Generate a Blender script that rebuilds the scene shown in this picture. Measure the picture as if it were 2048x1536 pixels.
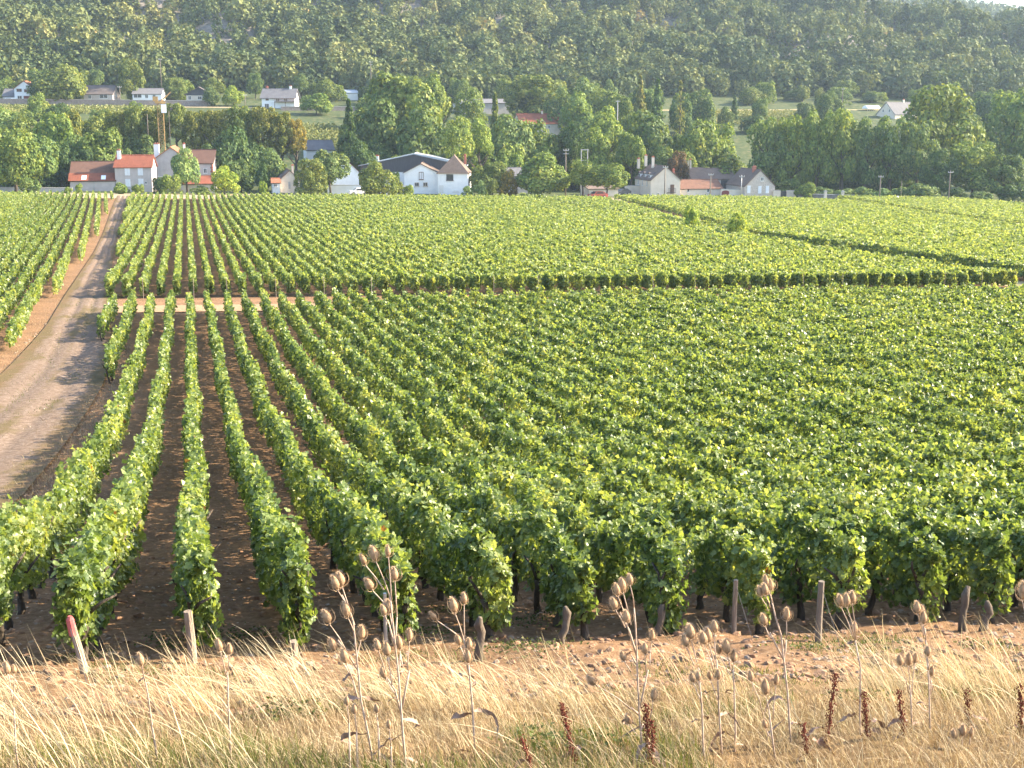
import bpy, math, random
import numpy as np
from mathutils import Matrix, Vector

for o in list(bpy.data.objects):
    bpy.data.objects.remove(o)
SC = bpy.context.scene
COL = SC.collection
R_ = math.radians

# ------------------------------------------------------------------ camera, sky, sun, exposure
F, HZ, VX = 2600.0, 230.0, 365.0                      # focal length and vanishing point of the rows, in pixels of the 2048 px photo
TH = math.atan((768 - HZ) / F)
PS = math.atan((1024 - VX) / math.hypot(F, 768 - HZ))
FH = np.array([math.sin(PS), math.cos(PS), 0.0])
RT = np.array([math.cos(PS), -math.sin(PS), 0.0])
FW = FH * math.cos(TH) + np.array([0, 0, -math.sin(TH)])
UP = np.cross(RT, FW)
cam = bpy.data.cameras.new('camera')
cam.sensor_width = 36.0
cam.lens = F * 36.0 / 2048.0
cam.clip_start = 0.1
cam.clip_end = 6000
camo = bpy.data.objects.new('camera', cam)
COL.objects.link(camo)
camo.matrix_world = Matrix(((RT[0], UP[0], -FW[0], 0), (RT[1], UP[1], -FW[1], 0), (RT[2], UP[2], -FW[2], 0), (0, 0, 0, 1)))
SC.camera = camo

SUN_EL, SUN_AZ = 29.0, 91.0                            # azimuth clockwise from +Y: the sun stands to the right
W = bpy.data.worlds.new('World')
SC.world = W
W.use_nodes = True
nt = W.node_tree
bg = nt.nodes['Background']
sky = nt.nodes.new('ShaderNodeTexSky')
sky.sky_type = 'NISHITA'
sky.sun_disc = False
sky.sun_elevation = R_(SUN_EL)
sky.sun_rotation = R_(SUN_AZ)
sky.air_density = 1.0
sky.dust_density = 1.5
nt.links.new(sky.outputs[0], bg.inputs[0])
bg.inputs[1].default_value = 0.15
sl = bpy.data.lights.new('sun', 'SUN')
sl.energy = 5.0
sl.angle = R_(0.5)
sl.color = (1.0, 0.85, 0.62)
so = bpy.data.objects.new('sun', sl)
COL.objects.link(so)
sd = Vector((math.sin(R_(SUN_AZ)) * math.cos(R_(SUN_EL)), math.cos(R_(SUN_AZ)) * math.cos(R_(SUN_EL)), math.sin(R_(SUN_EL))))
so.rotation_euler = sd.to_track_quat('Z', 'Y').to_euler()
so.location = (60, 40, 60)
vs = SC.view_settings
vs.view_transform = 'Standard'
vs.look = 'None'
vs.gamma = 1.0
vs.exposure = 2.1
SC.cycles.max_bounces = 6
SC.cycles.diffuse_bounces = 3
SC.cycles.transmission_bounces = 4
SC.cycles.volume_bounces = 0
SC.cycles.use_denoising = True

# ------------------------------------------------------------------ terrain height and picking points of the place
PT = np.array([(-60, 1.5), (-8, -.6), (0, -1.65), (3, -2.35), (6, -3.2), (9.5, -4.4), (11.75, -5.0), (13, -5.35), (17, -6.2), (21, -6.95), (28, -8.0), (35, -8.75), (45, -9.55), (55.5, -10.15), (75, -10.85), (120, -12.2), (180, -13.65), (250, -14.8), (270, -15.3), (300, -15.5), (318, -14.4), (360, -6), (420, 1.6), (455, 5), (480, 8.5), (520, 20), (560, 32), (640, 57), (760, 95), (900, 130), (5000, 600)], float)


def pchip(x, xs, ys):
    h = np.diff(xs); d = np.diff(ys) / h
    m = np.zeros(len(xs)); m[0] = d[0]; m[-1] = d[-1]
    w1 = 2 * h[1:] + h[:-1]; w2 = h[1:] + 2 * h[:-1]
    s = d[1:] * d[:-1] > 0
    with np.errstate(all='ignore'):
        mm = (w1 + w2) / (w1 / d[:-1] + w2 / d[1:])
    m[1:-1] = np.where(s, mm, 0)
    i = np.clip(np.searchsorted(xs, x) - 1, 0, len(xs) - 2)
    t = (x - xs[i]) / h[i]; t2 = t * t; t3 = t2 * t
    return (2 * t3 - 3 * t2 + 1) * ys[i] + (t3 - 2 * t2 + t) * h[i] * m[i] + (-2 * t3 + 3 * t2) * ys[i + 1] + (t3 - t2) * h[i] * m[i + 1]


def sst(a, b, x):
    t = np.clip((x - a) / (b - a), 0, 1)
    return t * t * (3 - 2 * t)


def gz(x, y):
    x = np.asarray(x, float); y = np.asarray(y, float)
    z = pchip(y, PT[:, 0], PT[:, 1])
    cr = np.clip(62 - (x - 260) * .106, 25, 200)       # crest of the wooded hill, sinking to the right
    k = 6.0; dl = (z - cr) / k
    z = np.where(dl < -8, z, np.where(dl > 8, cr, z - k * np.log1p(np.exp(np.clip(dl, -8, 8)))))
    z = z + sst(485, 545, y) * (4.2 * np.sin(x * .052 + y * .034 + 1.3 * np.sin(y * .021)) + 2.6 * np.sin(x * .113 - y * .06 + 2))
    a = -.022 - .042 * (1 - sst(14, 42, y))
    a = a * sst(-12, 8, y) * (1 - .7 * sst(300, 460, y))
    return z + a * np.clip(x, -80, 190)


def zr(x, y):                                           # far ridge behind the hill
    x = np.asarray(x, float); y = np.asarray(y, float)
    cr = np.clip(134 - (x - 610) * .080, 60, 180)
    return -10 + (cr + 10) * sst(700, 1350, y) + 6 * np.sin(x * .011 + 1) * sst(900, 1300, y)


def ray(u, v):
    return FW * F + RT * (u - 1024) - UP * (v - 768)


def atY(u, v, Y):
    d = ray(u, v)
    return d * (Y / d[1])


YS = np.linspace(2, 900, 9000)


def ground(u, v, h=0.0):
    d = ray(u, v); d = d / d[1]
    g = gz(d[0] * YS, YS) + h - d[2] * YS
    i = np.nonzero(g >= 0)[0]
    Y = YS[i[0]] if len(i) else 900.0
    return np.array([d[0] * Y, Y, float(gz(d[0] * Y, Y))])


def ppm(p):
    return F / float(np.asarray(p, float) @ FW)


def proj(p):
    p = np.asarray(p, float); z = p @ FW
    return 1024 + F * (p @ RT) / z, 768 - F * (p @ UP) / z


# ------------------------------------------------------------------ mesh helpers
def mk(name, V, Fs, mat=None, parent=None, attrs=None, smooth=False, loc=None):
    me = bpy.data.meshes.new(name)
    V = np.asarray(V, np.float32)
    me.vertices.add(len(V)); me.vertices.foreach_set('co', V.ravel())
    Fs = [np.asarray(f, np.int32) for f in (Fs if isinstance(Fs, list) else [Fs])]
    Fs = [f for f in Fs if len(f)]
    li = np.concatenate([f.ravel() for f in Fs]) if Fs else np.zeros(0, np.int32)
    sz = np.concatenate([np.full(len(f), f.shape[1], np.int32) for f in Fs]) if Fs else np.zeros(0, np.int32)
    st = np.concatenate([[0], np.cumsum(sz)[:-1]]).astype(np.int32) if len(sz) else sz
    me.loops.add(len(li)); me.loops.foreach_set('vertex_index', li)
    me.polygons.add(len(sz)); me.polygons.foreach_set('loop_start', st); me.polygons.foreach_set('loop_total', sz)
    me.polygons.foreach_set('use_smooth', np.full(len(sz), bool(smooth)))
    me.update(calc_edges=True)
    for k, a in (attrs or {}).items():
        at = me.attributes.new(k, 'FLOAT', 'FACE')
        at.data.foreach_set('value', np.asarray(a, np.float32))
    me.validate()
    if mat:
        me.materials.append(mat)
    o = bpy.data.objects.new(name, me)
    COL.objects.link(o)
    if parent:
        o.parent = parent
    if loc is not None:
        o.location = loc
    return o


def inst(name, me, parent=None, loc=(0, 0, 0), rot=(0, 0, 0), sc=(1, 1, 1)):
    o = bpy.data.objects.new(name, me)
    COL.objects.link(o)
    if parent:
        o.parent = parent
    o.location = loc; o.rotation_euler = rot; o.scale = sc
    return o


def empty(name, loc=(0, 0, 0), rz=0.0):
    o = bpy.data.objects.new(name, None)
    COL.objects.link(o)
    o.location = loc; o.rotation_euler = (0, 0, rz); o.empty_display_size = .2
    return o


def tag(o, label=None, cat=None, group=None, kind=None):
    if label: o['label'] = label
    if cat: o['category'] = cat
    if group: o['group'] = group
    if kind: o['kind'] = kind
    return o


class MB:
    """collects boxes, tubes, quads; build() links them as one mesh"""
    def __init__(s):
        s.V = []; s.F = []

    def add(s, V, Fc):
        b = len(s.V)
        s.V += [tuple(v) for v in V]
        s.F += [tuple(i + b for i in f) for f in Fc]
        return s

    def box(s, x0, x1, y0, y1, z0, z1):
        V = [(x, y, z) for z in (z0, z1) for y in (y0, y1) for x in (x0, x1)]
        return s.add(V, [(0, 2, 3, 1), (4, 5, 7, 6), (0, 1, 5, 4), (2, 6, 7, 3), (0, 4, 6, 2), (1, 3, 7, 5)])

    def tube(s, P, rad, n=6, cap=True):
        P = [np.array(p, float) for p in P]
        rad = rad if hasattr(rad, '__len__') else [rad] * len(P)
        b = []
        ref = np.array([0.31, 0.83, 0.47])
        for i, p in enumerate(P):
            d = P[min(i + 1, len(P) - 1)] - P[max(i - 1, 0)]
            d = d / (np.linalg.norm(d) + 1e-9)
            a = np.cross(d, ref); a /= np.linalg.norm(a); c = np.cross(d, a)
            for k in range(n):
                t = 2 * math.pi * k / n
                b.append(p + rad[i] * (a * math.cos(t) + c * math.sin(t)))
        Fc = []
        for i in range(len(P) - 1):
            for k in range(n):
                k2 = (k + 1) % n
                Fc.append((i * n + k, i * n + k2, (i + 1) * n + k2, (i + 1) * n + k))
        if cap:
            Fc.append(tuple(range(n))[::-1]); Fc.append(tuple((len(P) - 1) * n + k for k in range(n)))
        return s.add(b, Fc)

    def build(s, name, mat, parent=None, smooth=False, loc=None):
        Fs = {}
        for f in s.F:
            Fs.setdefault(len(f), []).append(f)
        return mk(name, s.V, [np.array(v) for v in Fs.values()], mat, parent, smooth=smooth, loc=loc)


# ------------------------------------------------------------------ materials
def nodes(name):
    m = bpy.data.materials.new(name)
    m.use_nodes = True
    t = m.node_tree
    return m, t, t.nodes['Principled BSDF'], (lambda a, b: t.links.new(a, b)), (lambda k: t.nodes.new('ShaderNode' + k))


def ramp(n, stops):
    e = n.color_ramp.elements
    while len(e) > len(stops):
        e.remove(e[-1])
    while len(e) < len(stops):
        e.new(1.0)
    for k, (p, c) in enumerate(stops):
        e[k].position = p; e[k].color = (*c, 1)


def mat_noise(name, stops, scale=4.0, rough=.9, bump=0.0, bscale=None, detail=6.0, spec=.2, stretch=(1, 1, 1), coord='Object', metal=0.0):
    m, t, b, L, N = nodes(name)
    tc = N('TexCoord'); mp = N('Mapping'); mp.inputs['Scale'].default_value = stretch
    no = N('TexNoise'); no.inputs['Scale'].default_value = scale; no.inputs['Detail'].default_value = detail; no.inputs['Roughness'].default_value = .65
    r = N('ValToRGB'); ramp(r, stops)
    L(tc.outputs[coord], mp.inputs[0]); L(mp.outputs[0], no.inputs[0]); L(no.outputs[0], r.inputs[0]); L(r.outputs[0], b.inputs['Base Color'])
    b.inputs['Roughness'].default_value = rough
    b.inputs['Specular IOR Level'].default_value = spec
    b.inputs['Metallic'].default_value = metal
    if bump:
        n2 = N('TexNoise'); n2.inputs['Scale'].default_value = bscale or scale * 3; n2.inputs['Detail'].default_value = 4
        bp = N('Bump'); bp.inputs['Strength'].default_value = bump; bp.inputs['Distance'].default_value = .05
        L(mp.outputs[0], n2.inputs[0]); L(n2.outputs[0], bp.inputs['Height']); L(bp.outputs[0], b.inputs['Normal'])
    return m


def two(c, k=.22):
    return [(.3, tuple(max(x * (1 - k), 0) for x in c)), (.7, tuple(x * (1 + k) for x in c))]


def mat_leaf(name, stops, trans=.35, tcol=(1.15, 1.1, .5), rough=.5, spec=.3, tone=True, objcol=False):
    """leaf: colour from a per-face number; light passes through it"""
    m, t, b, L, N = nodes(name)
    a = N('Attribute'); a.attribute_name = 'rnd'
    r = N('ValToRGB'); ramp(r, stops)
    L(a.outputs['Fac'], r.inputs[0])
    col = r.outputs[0]
    if tone:
        tn = N('TexNoise'); tn.inputs['Scale'].default_value = tone if not isinstance(tone, bool) else .55; tn.inputs['Detail'].default_value = 3
        tc = N('NewGeometry')
        rr = N('ValToRGB'); ramp(rr, [(.3, (.78, .85, .8)), (.55, (1, 1, 1)), (.75, (1.28, 1.12, .95))])
        mx = N('Mix'); mx.data_type = 'RGBA'; mx.blend_type = 'MULTIPLY'; mx.inputs[0].default_value = 1
        L(tc.outputs['Position'], tn.inputs[0]); L(tn.outputs[0], rr.inputs[0]); L(col, mx.inputs[6]); L(rr.outputs[0], mx.inputs[7]); col = mx.outputs[2]
    if objcol:
        oi = N('ObjectInfo')
        mx = N('Mix'); mx.data_type = 'RGBA'; mx.blend_type = 'MULTIPLY'; mx.inputs[0].default_value = 1
        L(col, mx.inputs[6]); L(oi.outputs['Color'], mx.inputs[7]); col = mx.outputs[2]
    L(col, b.inputs['Base Color'])
    b.inputs['Roughness'].default_value = rough
    b.inputs['Specular IOR Level'].default_value = spec
    tr = N('BsdfTranslucent')
    mt = N('Mix'); mt.data_type = 'RGBA'; mt.blend_type = 'MULTIPLY'; mt.inputs[0].default_value = 1
    mt.inputs[7].default_value = (*tcol, 1)
    L(col, mt.inputs[6]); L(mt.outputs[2], tr.inputs['Color'])
    ms = N('MixShader'); ms.inputs[0].default_value = trans
    L(b.outputs[0], ms.inputs[1]); L(tr.outputs[0], ms.inputs[2])
    L(ms.outputs[0], t.nodes['Material Output'].inputs['Surface'])
    return m


def mat_tiles(name, c1, c2, rough=.85, sx=.25, sy=.3, axis='z'):
    """roof tiles: courses as a fine wave plus blotchy weathering"""
    m, t, b, L, N = nodes(name)
    tc = N('TexCoord')
    no = N('TexNoise'); no.inputs['Scale'].default_value = .9; no.inputs['Detail'].default_value = 8; no.inputs['Roughness'].default_value = .7
    n2 = N('TexNoise'); n2.inputs['Scale'].default_value = 7; n2.inputs['Detail'].default_value = 2
    ad = N('Math'); ad.operation = 'ADD'
    ml = N('Math'); ml.operation = 'MULTIPLY'; ml.inputs[1].default_value = .5
    r = N('ValToRGB'); ramp(r, [(.32, c1), (.62, c2)])
    wv = N('TexWave'); wv.inputs['Scale'].default_value = 1.6; wv.bands_direction = 'Z'; wv.inputs['Distortion'].default_value = .6
    bp = N('Bump'); bp.inputs['Strength'].default_value = .5; bp.inputs['Distance'].default_value = .06
    L(tc.outputs['Object'], no.inputs[0]); L(tc.outputs['Object'], n2.inputs[0]); L(tc.outputs['Object'], wv.inputs[0])
    L(no.outputs[0], ad.inputs[0]); L(n2.outputs[0], ad.inputs[1]); L(ad.outputs[0], ml.inputs[0]); L(ml.outputs[0], r.inputs[0])
    L(r.outputs[0], b.inputs['Base Color']); L(wv.outputs[0], bp.inputs['Height']); L(bp.outputs[0], b.inputs['Normal'])
    b.inputs['Roughness'].default_value = rough; b.inputs['Specular IOR Level'].default_value = .2
    return m


def mat_ground():
    """one sheet: reddish stony soil in the vineyard, dry grass on the bank and in the village, scrub floor up the hill"""
    m, t, b, L, N = nodes('ground_soil')
    ge = N('NewGeometry'); sp = N('SeparateXYZ'); L(ge.outputs['Position'], sp.inputs[0])
    n1 = N('TexNoise'); n1.inputs['Scale'].default_value = 9; n1.inputs['Detail'].default_value = 10; n1.inputs['Roughness'].default_value = .75
    n2 = N('TexNoise'); n2.inputs['Scale'].default_value = .7; n2.inputs['Detail'].default_value = 5
    vo = N('TexVoronoi'); vo.inputs['Scale'].default_value = 14
    for k in (n1, n2, vo):
        L(ge.outputs['Position'], k.inputs['Vector'])
    soil = N('ValToRGB'); ramp(soil, [(.3, (.095, .056, .032)), (.5, (.19, .117, .068)), (.68, (.29, .192, .118))])
    L(n1.outputs[0], soil.inputs[0])
    bigc = N('ValToRGB'); ramp(bigc, [(.35, (.82, .8, .76)), (.65, (1.15, 1.08, 1.0))]); L(n2.outputs[0], bigc.inputs[0])
    mx = N('Mix'); mx.data_type = 'RGBA'; mx.blend_type = 'MULTIPLY'; mx.inputs[0].default_value = 1
    L(soil.outputs[0], mx.inputs[6]); L(bigc.outputs[0], mx.inputs[7])
    # pale stone chips
    vc = N('ValToRGB'); ramp(vc, [(0.72, (0, 0, 0)), (.78, (1, 1, 1))]); L(vo.outputs['Color'], vc.inputs[0])
    vd = N('ValToRGB'); ramp(vd, [(.16, (1, 1, 1)), (.26, (0, 0, 0))]); L(vo.outputs['Distance'], vd.inputs[0])
    mm = N('Math'); mm.operation = 'MULTIPLY'; L(vc.outputs[0], mm.inputs[0]); L(vd.outputs[0], mm.inputs[1])
    m2 = N('Mix'); m2.data_type = 'RGBA'; L(mm.outputs[0], m2.inputs[0]); L(mx.outputs[2], m2.inputs[6]); m2.inputs[7].default_value = (.46, .36, .27, 1)
    # village / hill floor
    gr = N('ValToRGB'); ramp(gr, [(.35, (.035, .055, .02)), (.55, (.065, .08, .032)), (.7, (.12, .11, .055))]); L(n2.outputs[0], gr.inputs[0])
    mr = N('MapRange'); mr.inputs[1].default_value = 240; mr.inputs[2].default_value = 242; L(sp.outputs[1], mr.inputs[0])
    m3 = N('Mix'); m3.data_type = 'RGBA'; L(mr.outputs[0], m3.inputs[0]); L(m2.outputs[2], m3.inputs[6]); L(gr.outputs[0], m3.inputs[7])
    hl = N('ValToRGB'); ramp(hl, [(.35, (.09, .085, .06)), (.6, (.20, .175, .155))]); L(n2.outputs[0], hl.inputs[0])
    mr2 = N('MapRange'); mr2.inputs[1].default_value = 520; mr2.inputs[2].default_value = 545; L(sp.outputs[1], mr2.inputs[0])
    m4 = N('Mix'); m4.data_type = 'RGBA'; L(mr2.outputs[0], m4.inputs[0]); L(m3.outputs[2], m4.inputs[6]); L(hl.outputs[0], m4.inputs[7])
    # dry straw-coloured thatch on the bank nearest the camera
    bk = N('ValToRGB'); ramp(bk, [(.3, (.09, .055, .028)), (.55, (.20, .13, .065)), (.7, (.31, .22, .12))]); L(n1.outputs[0], bk.inputs[0])
    wob = N('Math'); wob.operation = 'MULTIPLY_ADD'; wob.inputs[1].default_value = 5.0; L(n2.outputs[0], wob.inputs[0]); L(sp.outputs[1], wob.inputs[2])
    mr3 = N('MapRange'); mr3.inputs[1].default_value = 13.4; mr3.inputs[2].default_value = 11.2; L(wob.outputs[0], mr3.inputs[0])
    m5 = N('Mix'); m5.data_type = 'RGBA'; L(mr3.outputs[0], m5.inputs[0]); L(m4.outputs[2], m5.inputs[6]); L(bk.outputs[0], m5.inputs[7])
    L(m5.outputs[2], b.inputs['Base Color'])
    bp = N('Bump'); bp.inputs['Strength'].default_value = .8; bp.inputs['Distance'].default_value = .06
    L(n1.outputs[0], bp.inputs['Height']); L(bp.outputs[0], b.inputs['Normal'])
    b.inputs['Roughness'].default_value = .95; b.inputs['Specular IOR Level'].default_value = .1
    return m


def mat_path(name, stops, green, gcut=(.55, .66), sc=.6, rut=False):
    m, t, b, L, N = nodes(name)
    ge = N('NewGeometry'); mp = N('Mapping'); mp.inputs['Scale'].default_value = (1, .25, 1)
    n1 = N('TexNoise'); n1.inputs['Scale'].default_value = 6; n1.inputs['Detail'].default_value = 10; n1.inputs['Roughness'].default_value = .75
    n2 = N('TexNoise'); n2.inputs['Scale'].default_value = sc; n2.inputs['Detail'].default_value = 5
    L(ge.outputs['Position'], n1.inputs[0]); L(ge.outputs['Position'], mp.inputs[0]); L(mp.outputs[0], n2.inputs[0])
    r = N('ValToRGB'); ramp(r, stops); L(n1.outputs[0], r.inputs[0])
    g = N('ValToRGB'); ramp(g, [(gcut[0], (0, 0, 0)), (gcut[1], (1, 1, 1))]); L(n2.outputs[0], g.inputs[0])
    mask = g.outputs[0]
    if rut:
        a = N('Attribute'); a.attribute_name = 'across'
        rr = N('ValToRGB'); ramp(rr, [(.10, (1, 1, 1)), (.24, (.25, .25, .25)), (.34, (0, 0, 0)), (.42, (.15, .15, .15)), (.50, (.85, .85, .85)), (.58, (.15, .15, .15)), (.66, (0, 0, 0)), (.78, (.3, .3, .3)), (.90, (1, 1, 1))])
        L(a.outputs['Fac'], rr.inputs[0])
        n3 = N('TexNoise'); n3.inputs['Scale'].default_value = 2.2; n3.inputs['Detail'].default_value = 6; L(ge.outputs['Position'], n3.inputs[0])
        ad = N('Math'); ad.operation = 'MULTIPLY_ADD'; ad.inputs[1].default_value = .75; L(rr.outputs[0], ad.inputs[0]); L(g.outputs[0], ad.inputs[2])
        mu = N('Math'); mu.operation = 'MULTIPLY'; L(ad.outputs[0], mu.inputs[0]); L(n3.outputs[0], mu.inputs[1])
        sm = N('MapRange'); sm.inputs[1].default_value = .22; sm.inputs[2].default_value = .52; L(mu.outputs[0], sm.inputs[0]); mask = sm.outputs[0]
        # the rim breaks up into bare field soil
        er = N('ValToRGB'); ramp(er, [(.0, (1, 1, 1)), (.16, (0, 0, 0)), (.84, (0, 0, 0)), (1, (1, 1, 1))]); L(a.outputs['Fac'], er.inputs[0])
        ea = N('Math'); ea.operation = 'MULTIPLY_ADD'; ea.inputs[1].default_value = .9; L(er.outputs[0], ea.inputs[0]); L(n3.outputs[0], ea.inputs[2])
        es = N('MapRange'); es.inputs[1].default_value = .62; es.inputs[2].default_value = .95; L(ea.outputs[0], es.inputs[0])
        so_ = N('Mix'); so_.data_type = 'RGBA'; L(es.outputs[0], so_.inputs[0]); L(r.outputs[0], so_.inputs[6]); so_.inputs[7].default_value = (.15, .092, .054, 1)
        r = so_
    mx = N('Mix'); mx.data_type = 'RGBA'; L(mask, mx.inputs[0]); L(r.outputs[2] if rut else r.outputs[0], mx.inputs[6]); mx.inputs[7].default_value = (*green, 1)
    L(mx.outputs[2], b.inputs['Base Color'])
    bp = N('Bump'); bp.inputs['Strength'].default_value = .7; bp.inputs['Distance'].default_value = .05
    L(n1.outputs[0], bp.inputs['Height']); L(bp.outputs[0], b.inputs['Normal'])
    b.inputs['Roughness'].default_value = .95; b.inputs['Specular IOR Level'].default_value = .1
    return m


M = {}
M['ground'] = mat_ground()
M['track'] = mat_path('track_gravel', [(.3, (.085, .058, .040)), (.5, (.155, .110, .080)), (.7, (.27, .215, .17))], (.115, .085, .042), (.50, .66), rut=True)
M['cross'] = mat_path('cross_track_dry_earth', [(.3, (.19, .115, .066)), (.5, (.28, .185, .108)), (.7, (.38, .27, .17))], (.34, .27, .14), (.6, .8))
M['lane'] = mat_path('lane_dry_grass', [(.3, (.22, .17, .09)), (.5, (.33, .26, .14)), (.7, (.45, .37, .22))], (.17, .17, .07))
M['road'] = mat_path('road_pale_gravel', [(.3, (.22, .17, .10)), (.5, (.31, .25, .16)), (.7, (.40, .33, .23))], (.30, .26, .12), (.58, .75), .15)
M['asphalt'] = mat_noise('road_asphalt', [(.3, (.05, .05, .05)), (.7, (.085, .083, .08))], 3, .9)
M['vine'] = mat_leaf('vine_leaf', [(0, (.072, .112, .034)), (.35, (.142, .200, .056)), (.72, (.235, .292, .088)), (.95, (.31, .345, .115)), (.965, (.30, .22, .06)), (1, (.20, .10, .035))], .48, (1.45, 1.32, .58), .42, .5)
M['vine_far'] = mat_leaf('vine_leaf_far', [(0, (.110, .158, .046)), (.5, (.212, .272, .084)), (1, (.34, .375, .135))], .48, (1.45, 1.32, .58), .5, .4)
M['bark'] = mat_noise('bark', [(.3, (.035, .027, .02)), (.7, (.11, .088, .068))], 14, .95, .8, 30, stretch=(1, 1, .3))
M['bark_pale'] = mat_noise('bark_pale', [(.3, (.06, .045, .033)), (.7, (.16, .13, .10))], 8, .95, .5, 30, stretch=(1, 1, .3))
M['post'] = mat_noise('post_wood', [(.3, (.16, .12, .09)), (.7, (.34, .28, .22))], 10, .9, .5, 40, stretch=(3, 3, .3))
M['pole'] = mat_noise('pole_wood', [(.3, (.13, .105, .08)), (.7, (.22, .185, .15))], 4, .9, .3, 30, stretch=(3, 3, .2))
M['concrete'] = mat_noise('concrete', two((.36, .345, .32), .12), 3, .9, .2)
M['red_paint'] = mat_noise('red_paint', [(.3, (.30, .06, .06)), (.7, (.48, .14, .13))], 12, .8)
M['metal'] = mat_noise('galvanised_metal', two((.42, .42, .41), .15), 8, .45, .0, spec=.5, metal=.6)
M['tree'] = mat_leaf('tree_leaf', [(0, (.036, .064, .024)), (.4, (.070, .110, .034)), (.8, (.120, .165, .050)), (1, (.18, .21, .07))], .32, (1.35, 1.25, .45), .6, .15, tone=.22, objcol=True)
M['forest'] = mat_leaf('forest_leaf', [(0, (.042, .066, .030)), (.35, (.096, .124, .046)), (.7, (.185, .200, .070)), (.9, (.27, .26, .095)), (1, (.32, .23, .10))], .18, (1.15, 1.1, .55), .65, .1, tone=.035)
M['straw'] = mat_leaf('dry_grass', [(0, (.17, .11, .055)), (.5, (.36, .275, .16)), (1, (.60, .51, .35))], .30, (1.05, 1, .8), .6, .25, tone=.9)
M['weed'] = mat_leaf('green_weeds', [(0, (.045, .065, .018)), (.6, (.10, .125, .034)), (1, (.22, .21, .07))], .35, (1.2, 1.1, .5), .6, .2)
M['teasel_stem'] = mat_noise('teasel_stem', [(.3, (.30, .21, .15)), (.7, (.50, .39, .31))], 30, .8, 0, spec=.25)
M['teasel_head'] = mat_noise('teasel_head', [(.3, (.27, .175, .098)), (.7, (.52, .37, .23))], 60, .9)
M['teasel_leaf'] = mat_noise('teasel_leaf', [(.3, (.18, .11, .08)), (.7, (.32, .225, .175))], 18, .8, .3)
M['dock'] = mat_noise('dock_seed', [(.3, (.06, .015, .010)), (.7, (.17, .042, .025))], 50, .9)
M['dock_stem'] = mat_noise('dock_stem', two((.20, .08, .05)), 30, .85)
M['stone'] = mat_noise('stone_chip', [(.3, (.15, .10, .07)), (.7, (.32, .25, .19))], 9, .95, .4)
M['clod'] = mat_noise('clod', [(.3, (.15, .085, .05)), (.7, (.30, .18, .11))], 9, .95, .4)
M['w_white'] = mat_noise('white_render', [(.3, (.70, .69, .68)), (.7, (.80, .79, .78))], 1.2, .9, .1)
M['w_cream'] = mat_noise('cream_render', [(.3, (.56, .475, .38)), (.7, (.67, .58, .48))], 1.0, .9, .1)
M['w_pink'] = mat_noise('pinkish_render', [(.3, (.42, .36, .335)), (.7, (.53, .46, .43))], 1.0, .9, .1)
M['w_stone'] = mat_noise('rubble_stone', [(.3, (.32, .26, .22)), (.5, (.48, .41, .35)), (.7, (.60, .53, .46))], 3.5, .95, .5, 6)
M['w_grey'] = mat_noise('grey_render', two((.38, .36, .345), .15), 1.0, .9, .1)
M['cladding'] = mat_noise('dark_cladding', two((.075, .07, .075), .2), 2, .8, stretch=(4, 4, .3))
M['r_red'] = mat_tiles('red_tiles', (.13, .042, .026), (.25, .085, .05))
M['r_brown'] = mat_tiles('brown_tiles', (.075, .042, .032), (.15, .082, .06))
M['r_old'] = mat_tiles('old_tiles', (.10, .075, .062), (.19, .135, .105))
M['r_warm'] = mat_tiles('warm_tiles', (.105, .055, .038), (.20, .105, .072))
M['r_dark'] = mat_tiles('dark_tiles', (.065, .055, .055), (.13, .105, .095))
M['r_slate'] = mat_tiles('slate', (.085, .085, .095), (.15, .145, .15))
M['r_orange'] = mat_tiles('orange_tiles', (.20, .08, .045), (.33, .14, .08))
M['r_metal'] = mat_noise('metal_sheet_roof', two((.30, .33, .36), .12), 1.5, .5, spec=.4)
M['shutter'] = mat_noise('white_shutter', two((.74, .74, .75), .06), 3, .7)
M['shutter_brown'] = mat_noise('brown_shutter', two((.16, .09, .06), .15), 3, .7)
M['frame'] = mat_noise('window_frame', two((.66, .64, .61), .06), 3, .7)
M['glass'] = mat_noise('window_glass', two((.045, .052, .06), .2), 2, .12, spec=.6)
M['door_red'] = mat_noise('red_brown_gate', two((.20, .06, .05), .15), 3, .7)
M['door_grey'] = mat_noise('grey_door', two((.36, .35, .34), .1), 3, .7)
M['brick'] = mat_noise('red_brick', two((.34, .13, .09), .25), 5, .9)
M['plastic'] = mat_noise('white_plastic_sheet', two((.80, .82, .84), .05), 2, .4)
M['crane'] = mat_noise('crane_paint', two((.36, .23, .09), .2), 4, .7)
M['car_white'] = mat_noise('white_car_paint', two((.78, .79, .80), .03), 2, .25, spec=.6)
M['car_red'] = mat_noise('red_car_paint', two((.34, .07, .05), .06), 2, .3, spec=.6)
M['car_dark'] = mat_noise('dark_car_paint', two((.05, .055, .07), .06), 2, .25, spec=.6)
M['tyre'] = mat_noise('tyre_rubber', two((.025, .025, .025), .1), 4, .9)
M['stone_wall'] = mat_noise('dry_stone_wall', [(.3, (.13, .11, .10)), (.7, (.25, .22, .20))], 2.4, .95, .5, 5)
M['plaque'] = mat_noise('plaque', two((.2, .17, .15), .1), 8, .8)

# ------------------------------------------------------------------ ground sheets
def grid(xs, ys, zf):
    X, Y = np.meshgrid(xs, ys)
    V = np.stack([X.ravel(), Y.ravel(), zf(X, Y).ravel()], 1)
    nx, ny = len(xs), len(ys)
    i = (np.arange(ny - 1)[:, None] * nx + np.arange(nx - 1)[None, :]).ravel()
    return V, np.stack([i, i + 1, i + nx + 1, i + nx], 1)


NT = {}


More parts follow.
